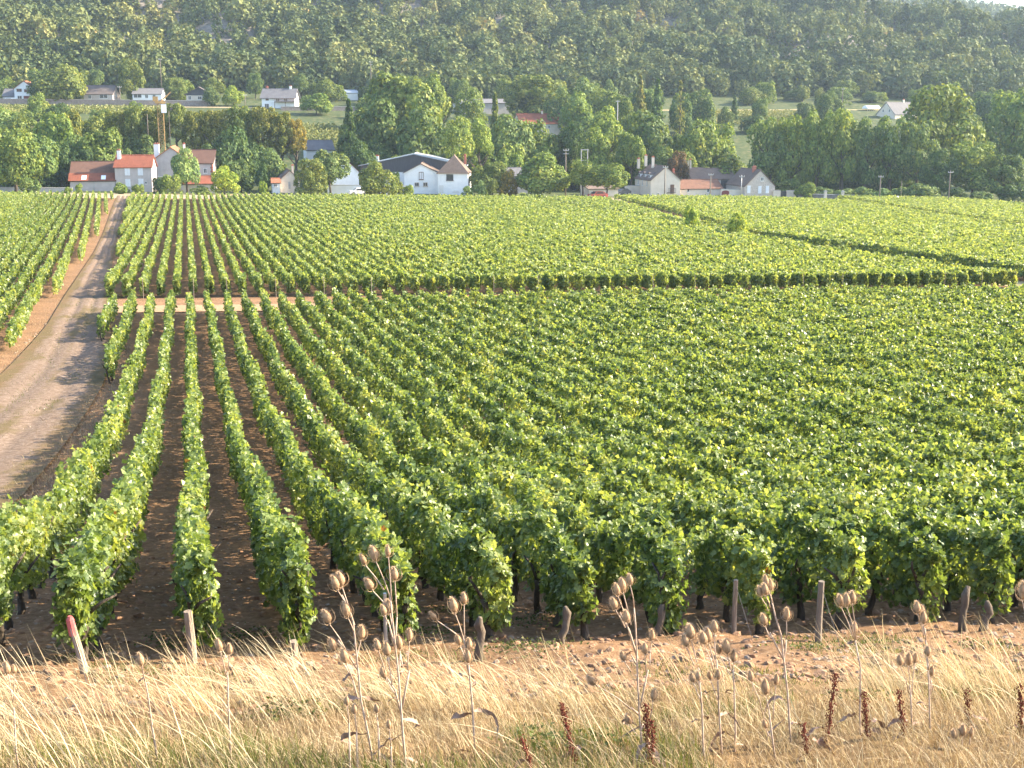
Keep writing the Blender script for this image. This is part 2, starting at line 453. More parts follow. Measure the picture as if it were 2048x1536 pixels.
def vnoise(x, y, seed, sc):
    """smooth value noise"""
    if seed not in NT: NT[seed] = np.random.RandomState(seed).rand(256, 256)
    T = NT[seed]
    x = x * sc; y = y * sc
    xi = np.floor(x).astype(int); yi = np.floor(y).astype(int)
    fx = x - xi; fy = y - yi; fx = fx * fx * (3 - 2 * fx); fy = fy * fy * (3 - 2 * fy)
    g = lambda a, b: T[a % 256, b % 256]
    return (g(xi, yi) * (1 - fx) + g(xi + 1, yi) * fx) * (1 - fy) + (g(xi, yi + 1) * (1 - fx) + g(xi + 1, yi + 1) * fx) * fy - .5


def gzn(X, Y):
    z = gz(X, Y)
    near = (1 - sst(20, 40, Y)) * sst(-2, 3, Y)
    return z + near * (.10 * vnoise(X, Y, 3, .8) + .06 * vnoise(X, Y, 4, 2.6) + .035 * vnoise(X, Y, 5, 6.5)) * (1 - sst(15, 40, np.abs(X - 4)))


def steps(*segs):
    out = []
    for a, b, d in segs:
        out += list(np.arange(a, b - 1e-6, d))
    return np.array(out + [segs[-1][1]])


V, Q = grid(steps((-900, -200, 50), (-200, -60, 10), (-60, -6, 2), (-6, 13, .1), (13, 30, 1), (30, 220, 5), (220, 1700, 40)),
            steps((-50, 0, 5), (0, 4, .5), (4, 19, .1), (19, 40, .5), (40, 130, 2), (130, 320, 4), (320, 760, 6), (760, 1600, 30)), gzn)
tag(mk('ground', V, Q, M['ground'], smooth=True), kind='structure')
V, Q = grid(np.arange(-600, 2600, 25.), np.arange(900, 2600, 25.), lambda x, y: np.maximum(zr(x, y), -10))
tag(mk('far_ridge', V, Q, M['ground'], smooth=True), kind='structure')


def strip(name, rows, mat, lift, n=7, kind='structure', zfun=gzn, rut=False):
    """sheet between two edges given as (y, xleft, xright)"""
    rows = np.array(rows, float)
    ys = np.arange(rows[0, 0], rows[-1, 0] + .01, min(2.0, max(.5, (rows[-1, 0] - rows[0, 0]) / 60)))
    xl = np.interp(ys, rows[:, 0], rows[:, 1]); xr = np.interp(ys, rows[:, 0], rows[:, 2])
    t = np.linspace(0, 1, n)
    X = xl[:, None] * (1 - t) + xr[:, None] * t
    Y = np.repeat(ys[:, None], n, 1)
    V = np.stack([X.ravel(), Y.ravel(), (zfun(X, Y) + lift).ravel()], 1)
    i = (np.arange(len(ys) - 1)[:, None] * n + np.arange(n - 1)[None, :]).ravel()
    at = None
    if rut:                                            # worn wheel tracks: shallow grooves, and a number across the width for the material
        tt = t[None, :] + .03 * np.sin(ys[:, None] * .21) + .015 * np.sin(ys[:, None] * .9)
        V[:, 2] -= (.05 * (np.exp(-((tt - .34) / .07) ** 2) + np.exp(-((tt - .66) / .07) ** 2))).ravel() - .04
        at = {'across': ((tt[:-1, :-1] + tt[1:, 1:]) / 2).ravel()}
    return tag(mk(name, V, np.stack([i, i + 1, i + n + 1, i + n], 1), mat, smooth=True, attrs=at), kind=kind)


TRK = [(20, -7.9, -3.7), (30, -7.6, -3.6), (49, -7.3, -3.3), (62, -7.2, -3.6), (69, -7.2, -4.2), (84, -7.6, -5.0), (100, -7.9, -5.7), (123, -8.3, -6.6), (150, -9.1, -7.5), (202, -10.9, -9.1), (247, -12.2, -9.9), (253, -12.4, -10)]
strip('track', TRK, M['track'], .03, 41, rut=True)
strip('cross_track', [(74.3, -4.3, 52), (78.2, -4.6, 52)], M['cross'], .05, 60)
LX = np.array([(60, 58.6), (105, 58.8), (135, 60.4), (165, 65.5), (198, 71.5), (232, 76), (256, 79)], float)
laneX = lambda y: np.interp(y, LX[:, 0], LX[:, 1])
strip('lane', [(y, x - .1, x + 3.6) for y, x in LX], M['lane'], .03)
strip('verge', [(240.5, -140, 100), (267, -140, 100)], M['road'], .03, 60)


def ribbon(name, P, wid, mat, lift, n=5):
    P = np.array(P, float)
    L = np.concatenate([[0], np.cumsum(np.hypot(*np.diff(P, axis=0).T))])
    t = np.linspace(0, L[-1], int(L[-1] / 2) + 2)
    x = np.interp(t, L, P[:, 0]); y = np.interp(t, L, P[:, 1])
    dx = np.gradient(x); dy = np.gradient(y); q = np.hypot(dx, dy)
    k = np.linspace(-.5, .5, n) * wid
    X = x[:, None] - (dy / q)[:, None] * k; Y = y[:, None] + (dx / q)[:, None] * k
    V = np.stack([X.ravel(), Y.ravel(), (gz(X, Y) + lift).ravel()], 1)
    i = (np.arange(len(t) - 1)[:, None] * n + np.arange(n - 1)[None, :]).ravel()
    return tag(mk(name, V, np.stack([i, i + 1, i + n + 1, i + n], 1), mat, smooth=True), kind='structure')


ribbon('asphalt_road', [(84, 262), (112, 256), (150, 237.5), (200, 222), (260, 210)], 5.5, M['asphalt'], .06)
ribbon('hillside_road', [(-90, 427), (-20, 428), (40, 428), (110, 424)], 3, M['road'], .06)
ribbon('terrace_road', [(150, 432), (200, 436), (270, 438), (330, 436)], 3, M['lane'], .06)

# ------------------------------------------------------------------ leaves as small bent faces
OUT = np.array([(0, -.34), (.2, -.5), (.44, -.32), (.34, -.12), (.52, .1), (.3, .15), (.24, .36), (0, .52), (-.24, .36), (-.3, .15), (-.52, .1), (-.34, -.12), (-.44, -.32), (-.2, -.5)])


def leaf_mesh(P, N, size, rng, kind='kite', droop=.8):
    """vertices and faces of one leaf per point"""
    n = len(P)
    N = N / (np.linalg.norm(N, axis=1, keepdims=True) + 1e-9)
    T = rng.normal(size=(n, 3)); T[:, 2] -= droop
    T -= N * np.sum(T * N, 1, keepdims=True)
    T /= np.linalg.norm(T, axis=1, keepdims=True) + 1e-9
    B = np.cross(N, T)
    s = (size * (0.75 + .5 * rng.rand(n)))[:, None] if np.ndim(size) else size * (.75 + .5 * rng.rand(n, 1))
    if kind == 'kite':
        w = s * (.85 + .3 * rng.rand(n, 1))
        fold = s * (.05 + .2 * rng.rand(n, 1)); curl = s * .2 * rng.rand(n, 1)
        base = P - T * s * .5; tip = P + T * s * .5 - N * curl
        l = P + B * w * .55 - T * s * .12 + N * fold; r = P - B * w * .55 - T * s * .12 + N * fold
        V = np.stack([base, r, tip, l], 1).reshape(-1, 3)
        b = np.arange(n)[:, None] * 4
        Fc = np.concatenate([b + np.array([[0, 1, 2]]), b + np.array([[0, 2, 3]])], 1).reshape(-1, 3)
        return V, Fc, 2
    m = len(OUT)
    cup = s * (.02 + .22 * rng.rand(n, 1)); ph = rng.rand(n, 1) * 6.28
    V = np.zeros((n, m + 1, 3))
    V[:, 0] = P - N * cup * .2
    for k, (u, v) in enumerate(OUT):
        V[:, k + 1] = P + B * s * u + T * s * v + N * (cup * (u * u + v * v) * 2.2 + s * .05 * np.sin(3 * ph + k * 1.9))
    b = np.arange(n)[:, None] * (m + 1)
    tri = np.array([[0, k + 1, (k + 1) % m + 1] for k in range(m)])
    return V.reshape(-1, 3), (b[:, None, :] + tri[None]).reshape(-1, 3), m


def fsum(y, seed, freqs, amps):
    r = np.random.RandomState(seed); o = np.zeros_like(y)
    for f, a in zip(freqs, amps):
        o += a * np.sin(2 * np.pi * f * y + r.rand() * 6.28)
    return o


def vine_leaves(x0, ya, yb, seed, per_m, size, dx=0.0, wid=.088, top=1.02, lo=.27, taper=False):
    """points, normals of the foliage of one row between ya and yb; dx: sideways slant per metre"""
    rng = np.random.RandomState(seed)
    n = max(int((yb - ya) * per_m), 4)
    y = ya + (yb - ya) * rng.rand(n)
    vig = 1 + fsum(y, seed % 997, (.97, .43, .21), (.17, .10, .09))        # each vine bulges
    H = top * (.93 + .07 * vig) + fsum(y, seed % 991 + 5, (1.6, .33, .09), (.05, .06, .06)); HW = wid * vig
    tp_ = np.clip((y - ya) / 1.1, 0, 1) if taper else 1.0; H = H * (.80 + .20 * tp_); HW = HW * (.8 + .2 * tp_)
    cx = fsum(y, seed % 983 + 9, (.31, .07), (.045, .05))
    vi = np.floor(y).astype(int) - int(np.floor(ya)) + 2; VH = np.random.RandomState(seed % 941 + 1)
    vh = VH.normal(size=400)[vi]; vr = VH.rand(400)[vi]
    H = H * (1 + .055 * vh); HW = HW * (1 + .12 * vh); weak = (vr < .03) & (rng.rand(n) < .75)
    low = lo + .09 * fsum(y, seed % 977 + 3, (1.0, .37), (.7, .7))
    k = rng.rand(n)
    side = np.where(rng.rand(n) < .5, -1.0, 1.0)
    istop = k < .30; isin = k > .92
    q = rng.rand(n)
    prof = np.where(istop, 1, 0)
    zz = low + (H - low) * q ** .85
    bul = HW * (.72 + .45 * np.sin(np.pi * np.clip((zz - low) / (H - low), 0, 1)) ** .7)
    bul = bul * (1 - .45 * np.clip((zz - low) / (H - low), 0, 1) ** 2)
    xs = np.where(istop, HW * .75 * (2 * rng.rand(n) - 1), side * bul)
    zs = np.where(istop, H + .05 * rng.normal(size=n) + np.where(rng.rand(n) < .22, .24 * rng.rand(n) ** 1.5, 0), zz)
    xs = np.where(isin, xs * rng.rand(n), xs) + .036 * rng.normal(size=n)
    if taper:                                          # the last vine of a row hangs down towards the soil
        zs = np.where(istop, zs, zs - .16 * (1 - tp_) * (1 - q))
    P = np.stack([x0 + cx + xs + dx * (y - ya), y, np.zeros(n)], 1)
    P[:, 2] = gz(P[:, 0] * 0 + x0 + dx * (y - ya), y) + zs
    N = np.stack([np.where(istop, 0, side * .9), np.zeros(n), np.where(istop, .75, .35)], 1) + np.where(istop, .75, .6)[:, None] * rng.normal(size=(n, 3))
    P = P[~weak]; N = N[~weak]
    return P, N, rng


def vine_row(x0, ya, yb, seed, dx=0.0, near=False, label=None, group=None, wid=.088, dmul=1.0, top=1.02, endcap=False):
    segs = []
    cuts = [0, 19, 32, 50, 78, 125, 999]
    dens = [980, 560, 280, 160, 84, 56]
    size = [.082, .095, .122, .155, .215, .26]
    VV = []; FF = []; RN = []; off = 0
    rs = np.random.RandomState(seed + 77)
    for a, b, d, s in zip(cuts[:-1], cuts[1:], dens, size):
        a2, b2 = max(a, ya), min(b, yb)
        if b2 - a2 < .05:
            continue
        P, N, rng = vine_leaves(x0 + dx * (a2 - ya), a2, b2, seed, d * dmul, s, dx, wid=wid, top=top, taper=(a2 == ya and ya < 30))
        if endcap and a2 == ya:
            P2, N2, _r = vine_leaves(x0, ya, ya + 1.6, seed + 5, d * (1.2 + 1.3 * rs.rand()), s, dx, wid=.10 + .04 * rs.rand(), top=.98 + .12 * rs.rand(), lo=.14 + .14 * rs.rand()); P = np.concatenate([P, P2]); N = np.concatenate([N, N2])
        v, f, per = leaf_mesh(P, N, s, rng, 'lobed' if (near and a == 0) else 'kite')
        VV.append(v); FF.append(f + off); off += len(v)
        VT = np.random.RandomState(seed % 877 + 3); vt = VT.normal(size=400) * .10 + .45 * (VT.rand(400) < .025); t = fsum(P[:, 1], seed % 911, (.5, .11), (.06, .08)) + vt[np.clip(np.floor(P[:, 1]).astype(int), 0, 399)]
        RN.append(np.repeat(np.clip(rng.rand(len(P)) ** 1.1 * .9 + t, 0, .955 if rng.rand() < .0 else 1) * np.where(rng.rand(len(P)) < .985, .95, 1.05), per))
    g = empty('vine_row', (x0, ya, float(gz(x0, ya))))
    tag(g, label, 'vine row', group)
    inv = np.array([x0, ya, float(gz(x0, ya))])
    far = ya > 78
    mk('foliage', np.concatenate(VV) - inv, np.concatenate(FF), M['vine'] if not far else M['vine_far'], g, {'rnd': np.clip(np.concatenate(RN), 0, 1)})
    return g


TRUNKS = []
for k in range(4):
    r = random.Random(k); mb = MB()
    P = [(0, 0, -.12)]; x = y = 0
    for j in range(5):
        x += r.uniform(-.035, .035); y += r.uniform(-.03, .03); P.append((x, y, .06 + j * .115))
    mb.tube(P, [.055, .047, .038, .036, .033, .04], 7)
    mb.tube([P[-1], (x + .03, y + .12, .68), (x + .02, y + .25, .78)], [.026, .018, .010], 5)
    mb.tube([P[-1], (x - .03, y - .08, .7), (x, y - .12, .8)], [.024, .016, .01], 5)
    o = mb.build('trunk', M['bark'], smooth=True); TRUNKS.append(o.data); bpy.data.objects.remove(o)
_p = MB(); _p.tube([(0, 0, -.1), (.01, 0, .6), (0, .01, 1.25)], [.024, .023, .022], 7); _o = _p.build('end_post', M['pole']); POSTME = _o.data; bpy.data.objects.remove(_o)


def add_trunks(g, x0, ya, ymax, seed, dx=0.0):
    r = random.Random(seed)
    y = ya + .2
    b = np.array(g.location)
    while y < ymax:
        x = x0 + r.uniform(-.05, .05)
        inst('trunk', TRUNKS[r.randrange(4)], g, (x - b[0], y - b[1], float(gz(x, y)) - b[2]), (r.uniform(-.15, .15), r.uniform(-.15, .15), r.uniform(0, 6.28)), (1, 1, r.uniform(.85, 1.1)))
        y += r.uniform(.85, 1.1)


def end_post(g, x, y, lean=(0, 0), sc=1.0):
    b = np.array(g.location)
    return inst('end_post', POSTME, g, (x - b[0], y - b[1], float(gz(x, y)) - b[2]), (lean[0], lean[1], 0), (1, 1, sc))


ORD = ['first', 'second', 'third', 'fourth', 'fifth', 'sixth', 'seventh', 'eighth', 'ninth', 'tenth', 'eleventh', 'twelfth', 'thirteenth', 'fourteenth', 'fifteenth', 'sixteenth', 'seventeenth', 'eighteenth', 'nineteenth', 'twentieth']
C0 = -.12
# lower block: rows start along the dry bank and run away from it
NEARLAB = {-3: 'short vine row beside the gravel track, second shortest of the lower block',
           -4: 'shortest vine row of the lower block, at the corner of gravel track and cross track',
           -2: 'long vine row bending out of the picture beside the weedy track edge',
           -1: 'long vine row ending at the leaning wooden post with a red painted top',
           0: 'long vine row ending at the upright weathered post next to the red-topped one',
           1: 'long vine row with leaves hanging over a short cut post at its near end',
           2: 'long vine row whose near end stands behind the tallest teasels',
           3: 'long vine row ending at a thick bare twisted vine stump behind three teasel heads',
           4: 'long vine row with a bushy near end between two teasel stands',
           5: 'long vine row with bright hanging leaves down its near end behind the central teasel',
           6: 'long vine row ending at a thin grey post behind the crowded low teasels',
           7: 'long vine row ending at a pale wooden post with a wire beside it',
           8: 'long vine row whose yellowish near end hangs down to the orange soil',
           9: 'long vine row with a thick bare stump standing alone at its near end'}
ROWS = {}
near_y = lambda k: float(np.interp(k, [-2, -1, 0, 1, 3, 9, 14, 60], [11.3, 11.6, 11.85, 11.9, 12.2, 12.3, 12.6, 14]))
for k in range(-4, 59):
    x = k + C0
    ya = {-4: 62.0, -3: 49.2}.get(k, near_y(k))
    if k > 9:
        ya = max(ya, (x - 9) / .70)                     # rows beyond the right edge of the frame start where they come near it
    yb = 74.2
    if yb - ya < 2:
        continue
    lab = NEARLAB.get(k) or (f'long vine row of the lower block, {ORD[k - 10]} right of the lone stump row' if 10 <= k < 22 else 'green vine row in the crowded right part of the lower block below the cross track')
    g = vine_row(x, ya, yb, 100 + k, near=(-3 <= k <= 10), label=lab, group='vine rows of the lower block')
    ROWS[k] = g
    if -4 <= k <= 11:
        add_trunks(g, x, ya, min(ya + 7, 20) if k >= -2 else ya + 2, 40 + k)
# upper block beyond the cross track
EDGE = np.array([(t[0], t[2] + .35) for t in TRK])
for k in range(-9, 79):
    x = k + C0 + .25
    ya = 82.3
    if x < -4.9:
        ya = float(np.interp(-x, -EDGE[5:, 1], EDGE[5:, 0]))
    ya = max(ya, (x - 9) / .70)
    if x > 58.3:
        ya = max(ya, float(np.interp(x, LX[:, 1] - .3, LX[:, 0])))
    yb = 238.0 + .6 * math.sin(k)
    if yb - ya < 4:
        continue
    n = k + 9
    lab = f'long vine row of the upper block, {ORD[n]} to the right of the gravel track' if n < 20 else ('vine row of the upper block cut off by the grassy lane' if x > 58.3 else 'vine row in the wide middle of the upper block beyond the cross track')
    g = vine_row(x, ya, yb, 300 + k, label=lab, group='vine rows of the upper block', endcap=ya < 84)
    if ya < 83 and (k * 7 % 11 < 2 or k in (2, 5)):
        end_post(g, x, ya - .25)
# block left of the track, its rows turned a little to the left
SL = -.0555
LE = np.array([(t[0], t[1]) for t in TRK])
for k in range(0, 34):
    # the row through (xr, 250) crosses the track edge or runs beside it
    xr = -12.4 - k * 1.0 + .1
    ys_ = np.arange(18, 250, .5); xx = xr + SL * (ys_ - 250)
    ok = xx < np.interp(ys_, LE[:, 0], LE[:, 1]) - .45
    ok &= xx > -.125 * ys_ - 7.0
    if not ok.any():
        continue
    ya = float(ys_[ok][0]); yb = 239.0
    if k == 0 and yb - ya < 3:
        continue
    x = xr + SL * (ya - 250)
    lab = f'vine row of the left block, {ORD[k]} from the gravel track at its far end' if k < 20 else 'vine row at the far left of the block beyond the gravel track'
    g = vine_row(x, ya, yb, 500 + k, SL, label=lab, group='vine rows left of the track')
    if k < 5:
        end_post(g, x, ya - .25)
# right block beyond the grassy lane
l2 = lambda y: np.interp(y, [120, 156, 199, 260], [103, 110.5, 119.5, 133])
for k in range(0, 96):
    x = 62.8 + k * 1.0
    parts = []
    ya = max(70.0, (x - 10) / .70)
    yb = 246.0 if x < 112 else float(np.interp(x, [112, 132, 170], [246, 222, 205]))
    if x > 62.8:                                        # the lane cuts the near rows off at their far end
        yl = float(np.interp(x - 4.0, LX[:, 1], LX[:, 0]))
        if x - 4.0 < 79: yb = min(yb, yl)
    segs = [(ya, yb)]
    if x > 74:
        segs = [(ya, 129.0), (131.5, yb)]
    if x > 103:
        yc = float(np.interp(x, [103, 110.5, 119.5, 133], [120, 156, 199, 260]))
        segs = [(ya, yc - 8), (yc + 8, yb)]
    for a, b in segs:
        if b - a < 5:
            continue
        beyond = x > 103 and a > yc - 1 if x > 103 else False
        lab = ('vine row facing the grassy lane with its shaded side, first of the right block' if k == 0 else
               'vine row in the farthest right field beyond the second lane' if x > 103 and b < yc else
               'vine row of the right block beyond the grassy lane, near side' if b < 130 else 'vine row of the right block, running on towards the road by the avenue')
        wd = (.20, 2.2, 1.15) if k < 2 else (.088, 1.0, 1.02)
        vine_row(x, a, b, 700 + k, wid=wd[0], dmul=wd[1], top=wd[2], label=lab, group='vine rows beyond the grassy lane')


# ------------------------------------------------------------------ trees
def lobes(kind, rng):
    """(centre, radius) of the leaf masses that make up a crown of unit width and height"""
    L = []
    if kind in ('round', 'bush', 'airy'):
        n = {'round': 22, 'bush': 14, 'airy': 26}[kind]
        for i in range(n):
            d = rng.normal(size=3); d /= np.linalg.norm(d)
            if d[2] < -.55: d[2] *= -.6
            q = .20 + .14 * rng.rand()
            L.append((np.array([d[0] * q, d[1] * q, .5 + d[2] * q * 1.05]), rng.uniform(.11, .19) if kind != 'airy' else rng.uniform(.08, .15)))
        L.append((np.array([0, 0, .5]), .22))
    elif kind == 'tall':
        for i in range(38):
            z = rng.uniform(.06, .93); w = .40 * math.sin(math.pi * min(max(z * .80 + .16, 0), 1)) ** .45
            a = rng.rand() * 6.28; q = w * (.55 + .45 * rng.rand())
            L.append((np.array([q * math.cos(a), q * math.sin(a), z]), rng.uniform(.10, .17)))
        for z in (.25, .5, .72): L.append((np.array([0, 0, z]), .16))
    elif kind == 'dome':
        for i in range(44):
            z = rng.uniform(.05, .9); w = .40 * (1 - max(z - .5, 0) ** 2 * 3.2)
            a = rng.rand() * 6.28
            L.append((np.array([w * math.cos(a), w * math.sin(a), z]), rng.uniform(.08, .13)))
        for z in (.2, .45, .7): L.append((np.array([0, 0, z]), .24))
    elif kind == 'column':
        for i in range(22):
            z = rng.uniform(.05, .95); w = .30 * math.sin(math.pi * (z * .8 + .15)) ** .7
            a = rng.rand() * 6.28
            L.append((np.array([w * math.cos(a), w * math.sin(a), z]), rng.uniform(.10, .15)))
    return L


def crown_points(kind, seed, n):
    rng = np.random.RandomState(seed)
    if kind in ('conifer', 'dead'):
        tiers = 15; P = []; N = []
        for i in range(n):
            t = rng.randint(tiers); z = t / tiers
            w = .5 * (1 - z) ** .85 + .02
            a = rng.randint(11) * 6.28 / 11 + t * 1.3 + rng.normal() * .10
            q = w * rng.rand() ** .55 * (.78 + .3 * math.sin(t * 2.3 + a * 2))
            P.append((q * math.cos(a), q * math.sin(a), z + .03 - .16 * q + rng.normal() * .012)); N.append((math.cos(a) * .45, math.sin(a) * .45, 1))
        return np.array(P), np.array(N) + .3 * rng.normal(size=(n, 3)), rng
    L = lobes(kind, rng)
    C = np.array([l[0] for l in L]); Rr = np.array([l[1] for l in L])
    pr = Rr ** 2 / np.sum(Rr ** 2)
    P = np.zeros((0, 3)); N = np.zeros((0, 3))
    while len(P) < n:
        i = rng.choice(len(L), n, p=pr)
        d = rng.normal(size=(n, 3)); d /= np.linalg.norm(d, axis=1, keepdims=True)
        out = C[i] - np.array([0, 0, .45]); d += .55 * out / (np.linalg.norm(out, axis=1, keepdims=True) + .05)
        d /= np.linalg.norm(d, axis=1, keepdims=True)
        p = C[i] + d * (Rr[i] * (.72 + .42 * rng.rand(n)))[:, None]
        D = np.linalg.norm(p[:, None, :] - C[None], axis=2) / Rr[None]
        keep = (D.min(1) > .66) & (p[:, 2] > .0)
        if kind == 'bush': keep &= p[:, 2] > -.02
        P = np.concatenate([P, p[keep]]); N = np.concatenate([N, (d + np.array([0, 0, .25]))[keep]])
    P = P[:n]; N = N[:n] + .30 * rng.normal(size=(n, 3))
    # unit box
    lo = np.percentile(P, 1, axis=0); hi = np.percentile(P, 99, axis=0)
    P = (P - [(lo[0] + hi[0]) / 2, (lo[1] + hi[1]) / 2, lo[2]]) / [hi[0] - lo[0], hi[1] - lo[1], hi[2] - lo[2]]
    return P, N, rng


CROWN = {}


def crown_mesh(kind, seed, n, size):
    P, N, rng = crown_points(kind, seed, n)
    V, Fc, per = leaf_mesh(P, N, size, rng, 'kite', .25)
    rn = np.clip(.5 + .28 * rng.normal(size=n), 0, 1)
    o = mk('crown', V, Fc, M['tree'], attrs={'rnd': np.repeat(rn, per)})
    me = o.data; bpy.data.objects.remove(o)
    return me


for kind, cnt, n, size in (('round', 4, 3600, .062), ('tall', 4, 4600, .050), ('dome', 2, 4200, .050), ('airy', 3, 2700, .058), ('bush', 3, 1500, .085), ('column', 2, 1600, .085), ('conifer', 2, 2400, .075), ('dead', 1, 620, .06)):
    CROWN[kind] = [crown_mesh(kind, 31 * k + len(kind), n, size) for k in range(cnt)]

TRUNK = []
for k in range(3):
    r = random.Random(k + 5); mb = MB()
    P = [(0, 0, -.06)]
    for j in range(1, 6): P.append((r.uniform(-.02, .02), r.uniform(-.02, .02), j * .14))
    mb.tube(P, [.034, .026, .023, .020, .016, .010], 8)
    for j in range(6):
        a = j * 1.05 + r.uniform(-.3, .3); z = r.uniform(.3, .6); q = r.uniform(.16, .28)
        mb.tube([(0, 0, z), (q * .5 * math.cos(a), q * .5 * math.sin(a), z + .12), (q * math.cos(a), q * math.sin(a), z + .26)], [.014, .009, .003], 5)
    o = mb.build('trunk', M['bark'], smooth=True); TRUNK.append(o.data); bpy.data.objects.remove(o)
    mb = MB()

mb = MB(); mb.tube([(0, 0, -.06), (0, 0, .4), (0, 0, .74)], [.022, .014, .004], 7); o = mb.build('trunk', M['bark'], smooth=True); STRAIGHT = o.data; bpy.data.objects.remove(o)
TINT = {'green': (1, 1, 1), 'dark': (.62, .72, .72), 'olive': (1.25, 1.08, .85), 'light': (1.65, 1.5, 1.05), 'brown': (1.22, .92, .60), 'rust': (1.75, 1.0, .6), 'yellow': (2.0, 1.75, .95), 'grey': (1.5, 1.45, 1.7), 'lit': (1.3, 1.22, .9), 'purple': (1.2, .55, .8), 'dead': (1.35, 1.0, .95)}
RT_ = random.Random(11)


def tree(name, label, cat, u, vtop, Y, wpx, kind='round', tint='green', tf=.22, group=None, H=None, dv=0):
    """a tree whose top shows at (u, vtop) when it stands at depth Y; tf: share of its height that is bare trunk"""
    tp = atY(u, vtop, Y)
    x, y = float(tp[0]), float(Y)
    z0 = float(gz(x, y))
    h = max(float(tp[2]) - z0, 1.0)
    w = wpx / ppm((x, y, z0))
    g = empty(name, (x, y, z0))
    tag(g, label, cat, group)
    if kind in ('round', 'airy', 'dome'): tf = max(tf, 1 - 1.25 * w / h)
    hc = h * (1 - tf)
    j = RT_.uniform(.88, 1.14)
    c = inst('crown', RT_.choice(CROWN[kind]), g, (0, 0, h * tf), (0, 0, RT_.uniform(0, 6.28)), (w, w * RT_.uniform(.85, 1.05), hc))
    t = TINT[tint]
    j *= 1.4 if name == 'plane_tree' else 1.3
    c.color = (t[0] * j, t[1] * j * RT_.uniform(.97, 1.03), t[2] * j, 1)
    if kind not in ('bush',):
        inst('trunk', STRAIGHT if kind in ('conifer', 'dead', 'column') else RT_.choice(TRUNK), g, (0, 0, 0), (0, 0, RT_.uniform(0, 6.28)), (h * .9, h * .9, h * (.85 if kind not in ('conifer', 'dead') else 1.25)))
    return g


